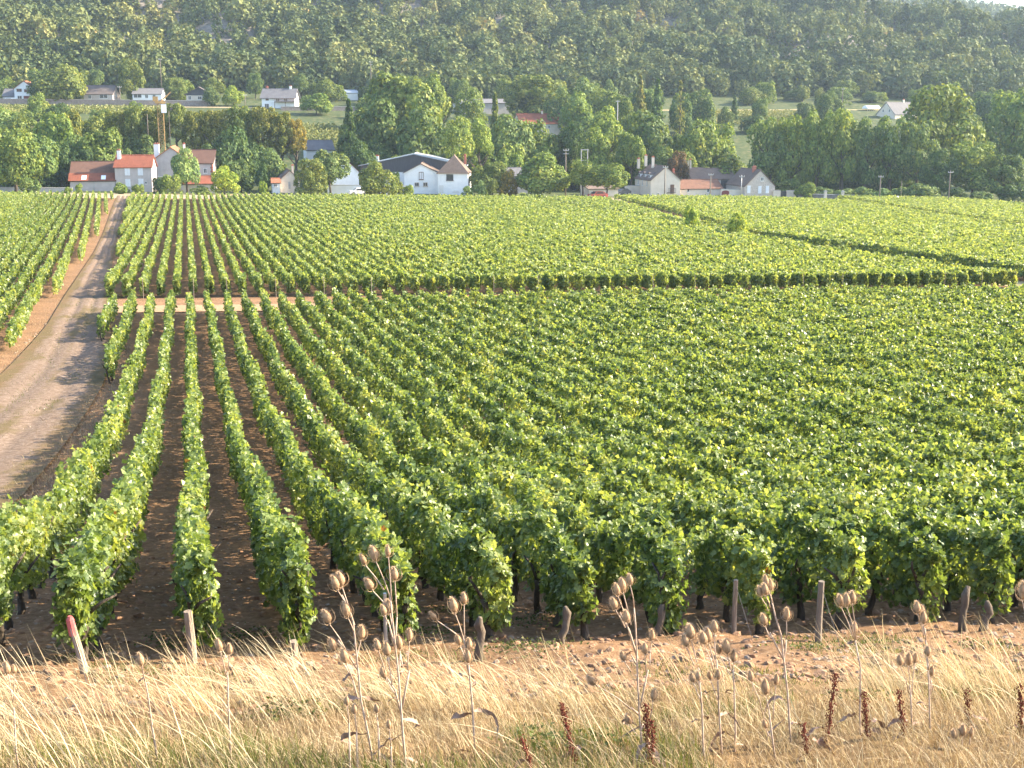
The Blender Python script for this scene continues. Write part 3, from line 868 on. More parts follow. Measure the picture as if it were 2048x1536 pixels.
# trees and bushes on the village edge, front ones first: label, u, top v, depth, width in px, kind, tint, bare-trunk share
for a in (
    ('dense round dark olive tree leafy down to the ground, left of the low wall', 'tree', 620, 319, 259, 64, 'dome', 'olive', .03),
    ('lighter green tree rising behind the dense round olive tree', 'tree', 659, 303, 270, 74, 'round', 'green', .25),
    ('round yellowish olive tree in front of the white wine shed', 'tree', 757, 325, 259, 72, 'round', 'olive', .05),
    ('wide spreading light green tree right of the reddish bushes', 'tree', 1082, 308, 268, 104, 'round', 'lit', .12),
    ('small tree with a thin bare trunk, left of two beside the vine lane', 'tree', 1166, 320, 262, 62, 'airy', 'lit', .36),
    ('small tree with a bare trunk at the end of the grassy lane', 'tree', 1214, 329, 258, 78, 'round', 'lit', .34),
    ('dense bushy tree with reddish tips right of the hipped white house', 'tree', 980, 328, 272, 72, 'round', 'olive', .05),
    ('grey green tree standing in front of the stone barn', 'tree', 371, 298, 268, 54, 'round', 'grey', .12),
    ('bright yellow green young tree right of the tiled lean-to', 'tree', 447, 334, 264, 56, 'airy', 'yellow', .12),
    ('dark green tree left of the yellow green young tree and behind the crane', 'tree', 455, 258, 292, 84, 'round', 'dark', .12),
    ('mid green tree with low branches behind the orange kiosk', 'tree', 480, 322, 276, 62, 'round', 'green', .08),
    ('slim dark columnar cypress beside the orange kiosk', 'tree', 524, 330, 275, 26, 'column', 'dark', .03),
    ('large bushy tree at the left edge of the village', 'tree', 22, 262, 268, 96, 'round', 'lit', .18),
    ('tall leafy tree at the left edge of the photo, in front of the chalky field', 'tree', 70, 272, 276, 80, 'round', 'green', .18),
    ('broad light green tree at the left edge, behind the low farm building', 'tree', 100, 235, 300, 90, 'round', 'lit', .2),
    ('dense green tree directly behind the skylight barn', 'tree', 203, 262, 288, 84, 'round', 'lit', .15),
    ('blue green tree between the low farm building and the skylight barn', 'tree', 128, 290, 284, 62, 'round', 'dark', .15),
    ('autumn tinted orange tree behind the trees at the left', 'tree', 142, 226, 312, 76, 'round', 'brown', .2),
    ('pale grey willow like tree at the left edge on the slope', 'tree', 14, 226, 330, 80, 'airy', 'grey', .2),
    ('very dark pointed spruce left of the large bright tree', 'spruce', 697, 198, 304, 58, 'conifer', 'dark', .02),
    ('dull green pointed conifer above the willow', 'conifer', 990, 184, 318, 46, 'conifer', 'olive', .05),
    ('very large bright crowned tree above the wine shed', 'tree', 806, 154, 322, 150, 'round', 'lit', .2),
    ('broad leaning crown joined to the very large tree on its left side', 'tree', 752, 205, 312, 110, 'round', 'green', .18),
    ('broad green crown below the very large tree, behind the metal roof', 'tree', 850, 218, 302, 110, 'round', 'green', .15),
    ('tall bright tree at the right shoulder of the very large tree', 'tree', 868, 150, 345, 60, 'round', 'lit', .2),
    ('silvery willow behind the hipped white house', 'willow', 915, 236, 284, 62, 'airy', 'light', .1),
    ('slender silvery tree right of the willow', 'tree', 958, 240, 288, 50, 'airy', 'light', .1),
    ('rounded dark tree right of the slender silvery tree', 'tree', 1015, 236, 298, 92, 'round', 'green', .15),
    ('large green tree below the long red roofed farmhouse', 'tree', 1068, 246, 302, 92, 'round', 'lit', .12),
    ('domed olive tree clump above the red roofed farmhouse', 'tree', 1066, 152, 402, 108, 'dome', 'olive', .08),
    ('green tree right of the domed olive clump', 'tree', 1158, 158, 400, 70, 'round', 'green', .1),
    ('dark rounded tree beside the wooden utility pole', 'tree', 1150, 246, 300, 58, 'round', 'dark', .1),
    ('light green tree around the white utility pole', 'tree', 1212, 216, 320, 68, 'round', 'light', .14),
    ('light green rounded tree under the white utility pole', 'tree', 1186, 258, 292, 62, 'round', 'lit', .14),
    ('yellowish green tree left of the manor chimneys', 'tree', 1264, 268, 290, 58, 'round', 'lit', .12),
    ('dark broad tree behind the manor', 'tree', 1300, 226, 306, 86, 'round', 'green', .15),
    ('dusky purple leaved tree behind the manor gable', 'tree', 1352, 304, 288, 46, 'round', 'purple', .12),
    ('bright tree behind the double roofed barn', 'tree', 1392, 244, 300, 84, 'round', 'lit', .14),
    ('open crowned tree right of the bright tree behind the barn', 'tree', 1442, 250, 304, 78, 'airy', 'lit', .14),
    ('bare brownish dying conifer on the slope', 'conifer', 1362, 160, 352, 46, 'dead', 'dead', .05),
    ('pointed blue green spruce left of the dying conifer', 'spruce', 1316, 158, 362, 44, 'conifer', 'dark', .04),
    ('reddish topped conifer among the spruces', 'spruce', 1281, 150, 366, 46, 'conifer', 'dead', .04),
    ('small dark spruce at the edge of the hillside vineyard', 'spruce', 1470, 190, 404, 28, 'conifer', 'dark', .04),
    ('dark spruce right of the hillside vineyard', 'spruce', 1634, 196, 412, 30, 'conifer', 'dark', .04),
    ('rounded tree in the middle of the hillside vineyard', 'tree', 1522, 198, 408, 34, 'round', 'green', .08),
    ('tree right of the dying conifer', 'tree', 1402, 182, 372, 56, 'round', 'green', .1),
    ('large glowing roadside tree on the hillside left of the big spreading tree', 'tree', 632, 188, 410, 58, 'round', 'lit', .14),
    ('big spreading tree beside the white gabled house on the hillside', 'tree', 118, 132, 436, 92, 'round', 'olive', .1),
    ('second crown under the big spreading tree beside the white gabled house', 'tree', 88, 142, 440, 70, 'round', 'green', .1),
    ('tall bright tree behind the pole between two hillside bungalows', 'tree', 258, 120, 446, 50, 'tall', 'olive', .08),
    ('small yellowish tree left of the long balcony house', 'tree', 465, 172, 434, 40, 'airy', 'yellow', .1),
    ('round tree right of the brown gabled house on the hillside', 'tree', 423, 176, 432, 34, 'round', 'green', .1),
    ('olive tree right of the long balcony house', 'tree', 655, 160, 452, 44, 'round', 'olive', .1),
    ('tree between the white hillside bungalow and the brown gabled house', 'tree', 347, 156, 456, 40, 'round', 'olive', .1),
    ('tree with pale crown behind the dark roofed bungalow', 'tree', 168, 142, 462, 44, 'round', 'olive', .1),
    ('low rounded orchard tree below the greenhouse', 'tree', 1610, 206, 408, 40, 'round', 'green', .06),
):
    tree('tree' if a[1] == 'tree' else a[1] if a[1] != 'spruce' else 'spruce_tree', *a, group='trees around the village')

for (u, vt, Y, w, k, c, lab) in (
    (60, 357, 262, 40, 'bush', 'green', 'round green bush on the verge at the far left'),
    (240, 366, 262, 34, 'bush', 'lit', 'bush against the left corner of the two-storey house'),
    (276, 369, 262, 22, 'bush', 'lit', 'small bush under the ground floor shutters of the two-storey house'),
    (340, 350, 264, 44, 'bush', 'light', 'pale green bush in front of the stone barn'),
    (316, 356, 266, 22, 'bush', 'dark', 'dark bush right of the two-storey house'),
    (402, 372, 262, 40, 'bush', 'green', 'low green bush in front of the tiled lean-to'),
    (157, 367, 262, 14, 'bush', 'light', 'tiny pale shrub in front of the skylight barn'),
    (135, 374, 264, 16, 'bush', 'lit', 'tiny shrub left of the skylight barn'),
    (526, 363, 262, 15, 'bush', 'yellow', 'small yellow green shrub by the pale verge'),
    (815, 370, 262, 24, 'bush', 'light', 'low pale shrub at the foot of the white gabled wine shed'),
    (795, 364, 262, 24, 'bush', 'olive', 'shrub right of the round olive tree by the wine shed'),
    (935, 372, 263, 24, 'bush', 'grey', 'greyish shrub at the corner of the hipped white house'),
    (962, 362, 263, 26, 'bush', 'grey', 'greyish shrub left of the upright clipped bush'),
    (986, 360, 262, 20, 'dome', 'olive', 'upright clipped olive bush right of the hipped white house'),
    (1016, 340, 268, 36, 'bush', 'rust', 'rust tinged bush below the silvery trees'),
    (790, 345, 268, 18, 'bush', 'dark', 'dark shrub climbing the wall between the shed and its gabled front'),
    (1385, 412, 150, 34, 'bush', 'yellow', 'pale yellow shrub on the grassy lane, farther one'),
    (1478, 428, 137, 44, 'bush', 'yellow', 'pale yellow shrub on the grassy lane, nearer one'),
    (1850, 368, 252, 66, 'bush', 'green', 'large bush at the roadside under the tallest plane tree'),
    (1912, 376, 250, 46, 'bush', 'dark', 'dark roadside bush beside the rightmost utility pole'),
    (1965, 384, 248, 44, 'bush', 'green', 'roadside bush right of the rightmost utility pole'),
    (2030, 370, 250, 70, 'bush', 'dark', 'dark roadside bush at the right edge'),
    (1612, 366, 268, 44, 'bush', 'lit', 'light bush beside the dark garden gate'),
    (1575, 358, 276, 56, 'bush', 'green', 'green bush above the garden wall by the stone house'),
    (90, 350, 282, 60, 'bush', 'dark', 'dark hedge bush below the low farm building'),
):
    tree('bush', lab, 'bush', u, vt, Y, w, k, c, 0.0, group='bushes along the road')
for i, u in enumerate((1650, 1690, 1728, 1768, 1808)):
    tree('bush', 'greyish clipped shrub in the row behind the garden wall under the plane trees', 'bush', u, 374 + (i % 2) * 4, 268 - i * 3, 46, 'bush', 'grey', 0.0, group='shrub row behind the garden wall')

# the clipped brownish row behind the farm
for i, (u, vt, w, c) in enumerate(((232, 226, 62, 'brown'), (268, 214, 58, 'olive'), (306, 220, 56, 'brown'), (348, 208, 52, 'olive'), (392, 224, 60, 'brown'), (432, 222, 60, 'brown'), (478, 214, 68, 'olive'), (524, 216, 66, 'brown'), (562, 226, 64, 'brown'), (590, 240, 46, 'rust'))):
    tree('chestnut_tree', ['tall brownish leaved tree in the dense row behind the farm', 'rust coloured tree at the right end of the dense row behind the farm'][u == 590], 'tree', u, vt, 314 - i * .6, w, 'dome', c, .26, group='brownish tree row behind the farm')
# the plane avenue on the right
for u, vt, Y, w, c, lab in (
    (1542, 240, 285, 76, 'green', 'plane tree at the left end of the tall avenue, beside the stone house'),
    (1590, 236, 283, 74, 'lit', 'second plane tree of the tall avenue from the stone house'),
    (1640, 226, 281, 76, 'lit', 'third plane tree of the tall avenue from the stone house'),
    (1690, 222, 279, 74, 'lit', 'fourth plane tree of the tall avenue from the stone house'),
    (1738, 240, 277, 70, 'green', 'fifth plane tree of the avenue, lower than its neighbours'),
    (1785, 236, 275, 76, 'green', 'sixth plane tree of the avenue, left of the tallest one'),
    (1892, 176, 282, 150, 'lit', 'tallest plane tree of the avenue with a huge rounded crown'),
    (1838, 248, 270, 84, 'green', 'plane tree under the left flank of the tallest one'),
    (1950, 286, 262, 100, 'lit', 'plane tree in front of the tallest one, lower and bright topped'),
    (2012, 310, 258, 74, 'green', 'low plane tree at the right edge, in front of the avenue'),
    (2030, 186, 286, 120, 'green', 'tall plane tree at the right edge of the photo'),
    (1880, 300, 262, 70, 'dark', 'shaded plane tree beside the rightmost utility pole'),
    (2090, 240, 262, 110, 'green', 'plane tree cut by the right edge of the photo'),
):
    tree('plane_tree', lab, 'tree', u, vt, Y, w, 'tall', c, .2, group='plane avenue on the right')
for u, vt, Y, w, k, c, lab in (
    (40, 232, 326, 70, 'airy', 'olive', 'pale leafy tree below the strip vineyard at the far left'),
    (92, 228, 330, 60, 'round', 'lit', 'rounded light tree below the strip vineyard, left of the orange tinted one'),
    (178, 238, 322, 62, 'round', 'olive', 'olive tree between the orange tinted tree and the brownish row'),
    (-15, 250, 300, 70, 'round', 'lit', 'leafy tree cut by the left edge of the photo'),
    (212, 222, 330, 50, 'round', 'olive', 'olive tree at the left end of the brownish row, standing behind it'),
    (55, 300, 274, 56, 'round', 'lit', 'light green tree in front of the leafy trees at the far left'),
    (165, 300, 284, 44, 'round', 'dark', 'dark tree left of the skylight barn'),
    (250, 300, 282, 40, 'round', 'green', 'green tree behind the red roof of the two-storey house'),
    (500, 285, 296, 60, 'round', 'dark', 'dark tree in front of the right part of the brownish row'),
    (545, 300, 284, 56, 'round', 'green', 'green tree behind the beige cottage'),
    (420, 290, 300, 44, 'round', 'green', 'green tree behind the brick cornered house'),
):
    tree('tree', lab, 'tree', u, vt, Y, w, k, c, .14, group='trees around the village')
for i in range(12):  # dark bushes added to stand in for the deep shade under the avenue
    tree('bush', 'dark bush added to stand in for the shade behind the plane avenue trunks', 'bush', 1535 + i * 30, 348 + (i * 5 % 9), 292 - i * .8, 50, 'bush', ['dark', 'green'][i % 2], 0, group='added shade bushes beyond the plane avenue')
# trees filling the slope between the village and the hillside road
FR = random.Random(5)
for i in range(86):
    Y = FR.uniform(306, 408)
    u = FR.uniform(-60, 2100)
    if 595 < u < 690 or (1390 < u < 1640 and Y > 330) or (u < 330 and Y > 330) or (225 < u < 610 and Y > 322) or (1480 < u < 1860 and Y < 330):
        continue
    p = atY(u, 300, Y); zg = float(gz(p[0], Y)); hh = FR.uniform(8, 13)
    vt = proj((p[0], Y, zg + hh))[1]
    if 1020 < u < 1150 and 300 < Y < 372: vt = max(vt, 258)
    tree('tree', 'leafy tree among the crowded trees on the slope between village and hillside', 'tree', u, vt, Y, FR.uniform(42, 74), FR.choice(['round', 'round', 'airy', 'dome']), FR.choice(['green', 'green', 'lit', 'dark', 'olive']), .12, group='crowded slope trees')

for i in range(46):
    Y = FR.uniform(290, 306); u = [FR.uniform(690, 1265), FR.uniform(690, 1265), FR.uniform(-30, 215), FR.uniform(1270, 1470)][i % 4]
    p = atY(u, 300, Y); zg = float(gz(p[0], Y)); hh = FR.uniform(6.5, 10.5); vt = proj((p[0], Y, zg + hh))[1]
    if abs(u - 325) < 30: continue
    tree('tree', 'leafy garden tree in the dense belt behind the village houses', 'tree', u, vt, Y, FR.uniform(52, 86), FR.choice(['round', 'round', 'airy']), FR.choice(['green', 'green', 'lit', 'dark', 'olive', 'lit']), .08, group='garden trees behind the houses')

for i in range(64):
    u = FR.uniform(-40, 2080); Y = FR.uniform(452, 474) if (u < 720 or 1250 < u < 1850) else FR.uniform(436, 462)
    p = atY(u, 200, Y); zg = float(gz(p[0], Y)); hh = FR.uniform(3.5, 9); vt = proj((p[0], Y, zg + hh))[1]
    tree('tree', 'smaller tree in the ragged row along the lower edge of the hill wood', 'tree', u, vt, Y, FR.uniform(24, 52), FR.choice(['round', 'airy', 'dome']), FR.choice(['green', 'lit', 'olive', 'dark', 'lit']), .04, group='trees along the wood edge')
for i in range(26):
    u = [FR.uniform(-30, 330), FR.uniform(1380, 1780), FR.uniform(600, 700)][[0, 0, 1, 1, 2][i % 5]]; Y = FR.uniform(330, 392) if u < 1000 else FR.uniform(352, 394)
    p = atY(u, 250, Y); zg = float(gz(p[0], Y)); hh = FR.uniform(4, 7.5); vt = proj((p[0], Y, zg + hh))[1]
    if u < 700 and u > 560 and vt < 290: continue
    tree('tree', 'low tree scattered over the grassy slope below the hillside gardens', 'tree', u, vt, Y, FR.uniform(32, 58), FR.choice(['round', 'airy', 'bush']), FR.choice(['green', 'lit', 'olive', 'dark']), .04, group='trees on the grassy slope')

# the wooded hill: one far-off mass of many crowns
def wood(name, pts, kinds, ncard, size, mat, seed, tiltw=0.0):
    rng = np.random.RandomState(seed)
    protos = []
    for k, kind in enumerate(kinds):
        P, N, r2 = crown_points(kind, 900 + k, ncard)
        protos.append((P, N))
    VV = []; FF = []; RR = []; off = 0
    for (x, y, z, w, h, tone) in pts:
        P, N = protos[rng.randint(len(protos))]
        a = rng.rand() * 6.28; c, s_ = math.cos(a), math.sin(a)
        Rm = np.array([[c, -s_, 0], [s_, c, 0], [0, 0, 1]])
        Pw = (P @ Rm.T) * [w, w, h] + [x, y, z]
        v, f, per = leaf_mesh(Pw, N @ Rm.T, size * w, rng, 'kite', .2)
        VV.append(v); FF.append(f + off); off += len(v)
        RR.append(np.repeat(np.clip(tone + .085 * rng.normal(size=len(P)), 0, 1), per))
    return tag(mk(name, np.concatenate(VV), np.concatenate(FF), mat, attrs={'rnd': np.concatenate(RR)}), kind='stuff')


rw = np.random.RandomState(3)
pts = []
for y in np.arange(458, 780, 5.6):
    for x in np.arange(-150, 520, 5.9):
        xx = x + rw.uniform(-2.4, 2.4); yy = y + rw.uniform(-2.4, 2.4)
        if xx < -.155 * yy - 14 or xx > .72 * yy + 14:
            continue
        z = float(gz(xx, yy)); u, v = proj((xx, yy, z + 3))
        if v < -45 and yy < 640 or (yy > 640 and (v < -40 or u < 1350)):
            continue
        edge = 470 + 10 * vnoise(np.array([xx]), np.array([1.]), 8, .03)[0] * 2
        if yy < edge and (u < 720 or 1250 < u < 1850):
            continue
        # the bare bands along the contour
        b = vnoise(np.array([xx]), np.array([yy]), 9, .035)[0]
        if 552 < yy + 12 * b < 567 and u < 430 and rw.rand() < .82: continue
        if 547 < yy + 10 * b - (xx - 300) * .05 < 560 and 1560 < u < 1870 and rw.rand() < .9: continue
        if rw.rand() < .05: continue
        h = (4.5 + 6.5 * rw.rand() ** 1.2) * (1.2 if yy < 530 else 1); w = min(h * rw.uniform(.72, 1.05), 8.8) * (1.3 if rw.rand() < .12 else 1)
        tone = .34 + .15 * rw.normal() + .45 * vnoise(np.array([xx]), np.array([yy]), 12, .022)[0] + .10 * (yy > 560)
        pts.append((xx, yy, z - .5, w, h, tone))
wood('hill_wood', pts, ['round', 'round', 'tall', 'airy', 'round', 'conifer'], 240, .155, M['forest'], 5)
NH = len(pts)
pts = []
for y in np.arange(1010, 1420, 12.5):
    for x in np.arange(500, 1150, 10.5):
        xx = x + rw.uniform(-5, 5); yy = y + rw.uniform(-6, 6)
        z = float(zr(xx, yy)); u, v = proj((xx, yy, z + 5))
        if not (1480 < u < 2110 and -40 < v < 130): continue
        h = rw.uniform(8, 13)
        pts.append((xx, yy, z - 1, h * rw.uniform(.6, .9), h, .25 + .15 * rw.normal()))
wood('far_ridge_wood', pts, ['round', 'conifer', 'tall', 'round'], 90, .22, M['forest'], 6)
for u, h in ((1938, 13), (1962, 15), (1975, 14), (1990, 15), (2004, 12), (2022, 11)):
    Y = 1352.; p = atY(u, 10, Y); z = float(zr(p[0], Y))
    g = empty('pine_tree', (p[0], Y, z)); tag(g, 'tiny dark pine standing up against the white sky on the far ridge', 'pine tree', 'pines on the far skyline')
    c = inst('crown', CROWN['airy'][0], g, (0, 0, h * .5), (0, 0, u), (h * .75, h * .75, h * .5)); c.color = (.6, .7, .7, 1)
    inst('trunk', TRUNK[0], g, (0, 0, 0), (0, 0, 0), (h, h, h))


# ------------------------------------------------------------------ buildings
def wpx2m(P, u1, yaw):
    """length along the facade from P so that its far end shows at photo column u1"""
    lo, hi = .1, 120.0
    d = np.array([math.cos(yaw), math.sin(yaw), 0])
    for _ in range(50):
        m = (lo + hi) / 2
        if proj(P + d * m)[0] < u1: lo = m
        else: hi = m
    return lo


def slab(mb, A, B, C, D, th):
    """a thick plate over the quad A B C D, thickened downwards"""
    q = [np.array(p, float) for p in (A, B, C, D)]
    n = np.cross(q[1] - q[0], q[3] - q[0]); n /= np.linalg.norm(n)
    if n[2] < 0: n = -n
    lo = [p - n * th for p in q]
    mb.add(q + lo, [(0, 1, 2, 3), (7, 6, 5, 4), (0, 4, 5, 1), (1, 5, 6, 2), (2, 6, 7, 3), (3, 7, 4, 0)])


def window(g, face, dims, cx, cz, w, h, kind='window', frame='frame', pane='glass'):
    """a window, shutter or door on face f(ront), l(eft) or r(ight); cx along the face from its left end as seen, cz height of the middle"""
    W_, D_ = dims
    if face == 'f': o = lambda a, d, z: (a - 0, -d, z)
    elif face == 'r': o = lambda a, d, z: (W_ + d, a, z)
    else: o = lambda a, d, z: (-d, D_ - a, z)

    def blk(mb, a0, a1, d0, d1, z0, z1):
        V = [o(a, d, z) for z in (z0, z1) for d in (d1, d0) for a in (a0, a1)]
        mb.add(V, [(0, 2, 3, 1), (4, 5, 7, 6), (0, 1, 5, 4), (2, 6, 7, 3), (0, 4, 6, 2), (1, 3, 7, 5)])
    x0, x1, z0, z1 = cx - w / 2, cx + w / 2, cz - h / 2, cz + h / 2
    if kind == 'shutter':
        mb = MB()
        for a, b in ((x0, cx - .012), (cx + .012, x1)):
            blk(mb, a, b, .02, .06, z0, z1)
            n = max(int(h / .16), 3)
            for k in range(n):
                zz = z0 + (k + .25) * h / n
                blk(mb, a + .05, b - .05, .06, .085, zz, zz + h / n * .5)
        return mb.build('shutter', M[frame], g)
    if kind in ('door', 'gate'):
        mb = MB(); blk(mb, x0, x1, .02, .07, z0, z1)
        n = max(int(w / .3), 2)
        for k in range(n): blk(mb, x0 + (k + .12) * w / n, x0 + (k + .88) * w / n, .07, .10, z0 + .06, z1 - .06)
        return mb.build(kind, M[frame], g)
    t = min(.10, w * .16)
    mb = MB()
    blk(mb, x0, x0 + t, .02, .09, z0, z1); blk(mb, x1 - t, x1, .02, .09, z0, z1)
    blk(mb, x0 + t, x1 - t, .02, .09, z1 - t, z1); blk(mb, x0 + t, x1 - t, .02, .09, z0, z0 + t)
    if w > .7: blk(mb, cx - t * .4, cx + t * .4, .02, .08, z0 + t, z1 - t)
    blk(mb, x0 - .08, x1 + .08, .02, .16, z0 - .09, z0 - .004)
    fr = mb.build('window', M[frame], g)
    mb = MB(); blk(mb, x0 + t + .003, x1 - t - .003, .005, .035, z0 + t + .003, z1 - t - .003)
    mb.build('pane', M[pane], fr)
    return fr


def house(name, label, cat, u0, u1, vb, ve, vr, dep, ridge='x', yaw=0.0, Y=None, wall='w_white', roof='r_brown', wins=(), chims=(), over=.3, hip=0.0, apex=None, skyl=(), band=None, gable=None, group=None, base=None, quoin=False):
    """u0..u1: facade in photo columns; vb, ve, vr: rows of its foot, eave and ridge; dep: depth in metres.
    Parts: wall, roof, chimney, window (> pane), shutter, door ..."""
    yaw = R_(yaw)
    P = ground(u0, vb) if Y is None else None
    if Y is not None:
        p = atY(u0, vb, Y); P = np.array([p[0], Y, p[2]])
    w = wpx2m(P, u1, yaw)
    s = ppm(P + np.array([math.cos(yaw), math.sin(yaw), 0]) * w / 2)
    tilt = max((P[2] * -1) / P[1], 0) * .9
    eh = (vb - ve) / s
    rh = max((ve - vr) / s - tilt * dep / 2, .25) if ridge == 'x' else (ve - vr) / s
    g = empty(name, P, yaw)
    tag(g, label, cat, group)
    ax = w / 2 if apex is None else w * apex
    mb = MB(); f = -2.5                                       # the walls run on down into the ground
    if ridge == 'x':
        r2 = eh + rh * .985
        V = [(0, 0, f), (w, 0, f), (w, dep, f), (0, dep, f), (0, 0, eh), (w, 0, eh), (w, dep, eh), (0, dep, eh), (0, dep / 2, r2 if not hip else eh), (w, dep / 2, r2 if not hip else eh)]
        mb.add(V, [(0, 1, 5, 4), (2, 3, 7, 6), (1, 2, 6, 9, 5), (3, 0, 4, 8, 7)])
    else:
        r2 = eh + rh * .985
        V = [(0, 0, f), (w, 0, f), (w, dep, f), (0, dep, f), (0, 0, eh), (w, 0, eh), (w, dep, eh), (0, dep, eh), (ax, 0, r2 if not hip else eh), (ax, dep, r2 if not hip else eh)]
        mb.add(V, [(0, 1, 5, 8, 4), (2, 3, 7, 9, 6), (1, 2, 6, 5), (3, 0, 4, 7)])
    mb.build('wall', M[wall], g)
    mb = MB(); o = over; th = .16; e = .05
    if ridge == 'x':
        sl = rh / (dep / 2)
        h0 = hip * w
        A0 = (-o, -o, eh - o * sl + e); B0 = (w + o, -o, eh - o * sl + e)
        C0_ = (w + o * .6 - h0, dep / 2, eh + rh + e); D0 = (-o * .6 + h0, dep / 2, eh + rh + e)
        A1 = (w + o, dep + o, eh - o * sl + e); B1 = (-o, dep + o, eh - o * sl + e)
        slab(mb, A0, B0, C0_, D0, th); slab(mb, A1, B1, D0, C0_, th)
        if hip:
            mb.add([B0, A1, C0_], [(0, 1, 2)]); mb.add([B1, A0, D0], [(0, 1, 2)])
    else:
        h0 = hip * dep
        sl = rh / ax; sr = rh / (w - ax)
        A0 = (-o, -o, eh - o * sl + e); B0 = (-o, dep + o, eh - o * sl + e)
        C0_ = (ax, dep + o * .6 - h0, eh + rh + e); D0 = (ax, -o * .6 + h0, eh + rh + e)
        A1 = (w + o, -o, eh - o * sr + e); B1 = (w + o, dep + o, eh - o * sr + e)
        slab(mb, A0, D0, C0_, B0, th); slab(mb, A1, B1, C0_, D0, th)
        if hip:
            mb.add([A0, A1, D0], [(0, 1, 2)]); mb.add([B1, B0, C0_], [(0, 1, 2)])
    rf = mb.build('roof', M[roof], g)
    if ridge == 'x':                                          # ridge capping
        mb = MB(); mb.tube([(-o * .6 + hip * w, dep / 2, eh + rh + e), (w + o * .6 - hip * w, dep / 2, eh + rh + e)], .12, 6)
    else:
        mb = MB(); mb.tube([(ax, -o * .6 + hip * dep, eh + rh + e), (ax, dep + o * .6 - hip * dep, eh + rh + e)], .12, 6)
    mb.build('ridge_cap', M[roof], rf)
    dims = (w, dep)
    for q in wins:
        face, uu, vv, wp, hp = q[:5]
        kind = q[5] if len(q) > 5 else 'window'; fr = q[6] if len(q) > 6 else ('shutter' if kind == 'shutter' else 'frame'); pn = q[7] if len(q) > 7 else 'glass'
        if face == 'f':
            cx = wpx2m(P, uu, yaw); cz = (vb - vv) / s
        else:
            cx = uu * dep; cz = (vb - vv) / s
        window(g, face, dims, cx, cz, wp / s, hp / s, kind, fr, pn)
    for q in chims:                                           # photo column, top row, width px, height px
        uu, vt, wp, hp = q[:4]; yy = q[4] if len(q) > 4 else .5; cm = q[5] if len(q) > 5 else wall
        cx = wpx2m(P, uu, yaw) if uu >= u0 else -(u0 - uu) / s
        cw = wp / s / 2 * .85; top = (vb - vt) / s - tilt * yy * dep * .0; bot = top - hp / s - .6
        mb = MB(); mb.box(cx - cw, cx + cw, yy * dep - cw * .8, yy * dep + cw * .8, bot, top)
        ch = mb.build('chimney', M[cm], g)
        mb = MB(); mb.box(cx - cw - .07, cx + cw + .07, yy * dep - cw * .8 - .07, yy * dep + cw * .8 + .07, top + .003, top + .13)
        for k in (-.4, .4): mb.tube([(cx + k * cw, yy * dep, top + .132), (cx + k * cw, yy * dep, top + .34)], [.10, .08], 7)
        mb.build('chimney_pot', M['brick'], ch)
    if ridge == 'x':
        zl = lambda t: eh + rh * t + e
        for uu, vv, wp, hp in skyl:
            cx = wpx2m(P, uu, yaw); t = max(min(((vb - vv) / s - eh) / ((ve - vr) / s), .9), .05); hw = wp / s / 2; ht = hp / s / 2 / max((ve - vr) / s, .1)
            mb = MB(); sl_ = [(cx - hw, dep / 2 * (t - ht), zl(t - ht) + .10), (cx + hw, dep / 2 * (t - ht), zl(t - ht) + .10), (cx + hw, dep / 2 * (t + ht), zl(t + ht) + .10), (cx - hw, dep / 2 * (t + ht), zl(t + ht) + .10)]
            slab(mb, *sl_, .09); mb.build('skylight', M['plastic'], rf)
        if band:
            t = band[0]; mb = MB()
            slab(mb, (-o - .02, -o - .02, eh - o * sl + e + .06), (w + o + .02, -o - .02, eh - o * sl + e + .06), (w + o + .02, dep / 2 * t, zl(t) + .06), (-o - .02, dep / 2 * t, zl(t) + .06), .05)
            mb.build('roof_band', M[band[1]], rf)
    if gable and ridge == 'y':                                # cladding over the gable triangle
        mb = MB(); zb = eh - gable[1]
        V = [(.05, -.06, zb), (w - .05, -.06, zb), (w - .05, -.06, eh - .03), (ax, -.06, r2 - .06), (.05, -.06, eh - .03)]
        mb.add(V + [(a, -.004, z) for a, _, z in V], [(0, 1, 2, 3, 4), (0, 5, 6, 1), (1, 6, 7, 2), (2, 7, 8, 3), (3, 8, 9, 4), (4, 9, 5, 0)])
        mb.build('gable_cladding', M[gable[0]], g)
    if quoin:
        mb = MB()
        for k in range(int(eh / .4)):
            q = .5 if k % 2 else .32
            mb.box(w - q, w + .05, -.05, q, k * .4 + .02, k * .4 + .38)
        mb.build('brick_quoin', M['brick'], g)
    return g


S_ = 'shutter'
house('skylight_barn', 'low barn with a brown tiled roof and two white skylights, left of the two-storey house', 'barn', 141, 231, 382, 361, 324, 10, 'x', -3, wall='w_pink', roof='r_brown', skyl=((169, 357, 9, 8), (208, 357, 9, 8)), band=(.36, 'r_red'), wins=(('f', 189, 372, 1.2, 18, 'door', 'door_grey'),))
house('village_house', 'pinkish two-storey house with a red tiled roof and closed white shutters beside the track', 'house', 232, 305, 383, 334, 311, 6.2, 'x', -8, wall='w_pink', roof='r_red',
      wins=(('f', 257, 344, 10, 15, S_), ('f', 283, 344, 10, 15, S_), ('f', 257, 366, 10, 15, S_), ('f', 283, 366, 10, 16, S_), ('f', 293, 366, 4, 5)), chims=((238, 303, 8, 18, .35, 'w_white'),))
house('stone_barn', 'old stone barn with a gable end behind the two-storey house, half hidden by a tree', 'barn', 313, 376, 372, 317, 296, 14, 'y', -4, Y=284, wall='w_grey', roof='r_orange', chims=((369, 291, 5, 12, .3, 'w_white'), (316, 290, 12, 24, .1, 'w_white')), wins=(('f', 330, 352, 26, 3), ('f', 338, 362, 10, 14, 'door', 'door_grey')))
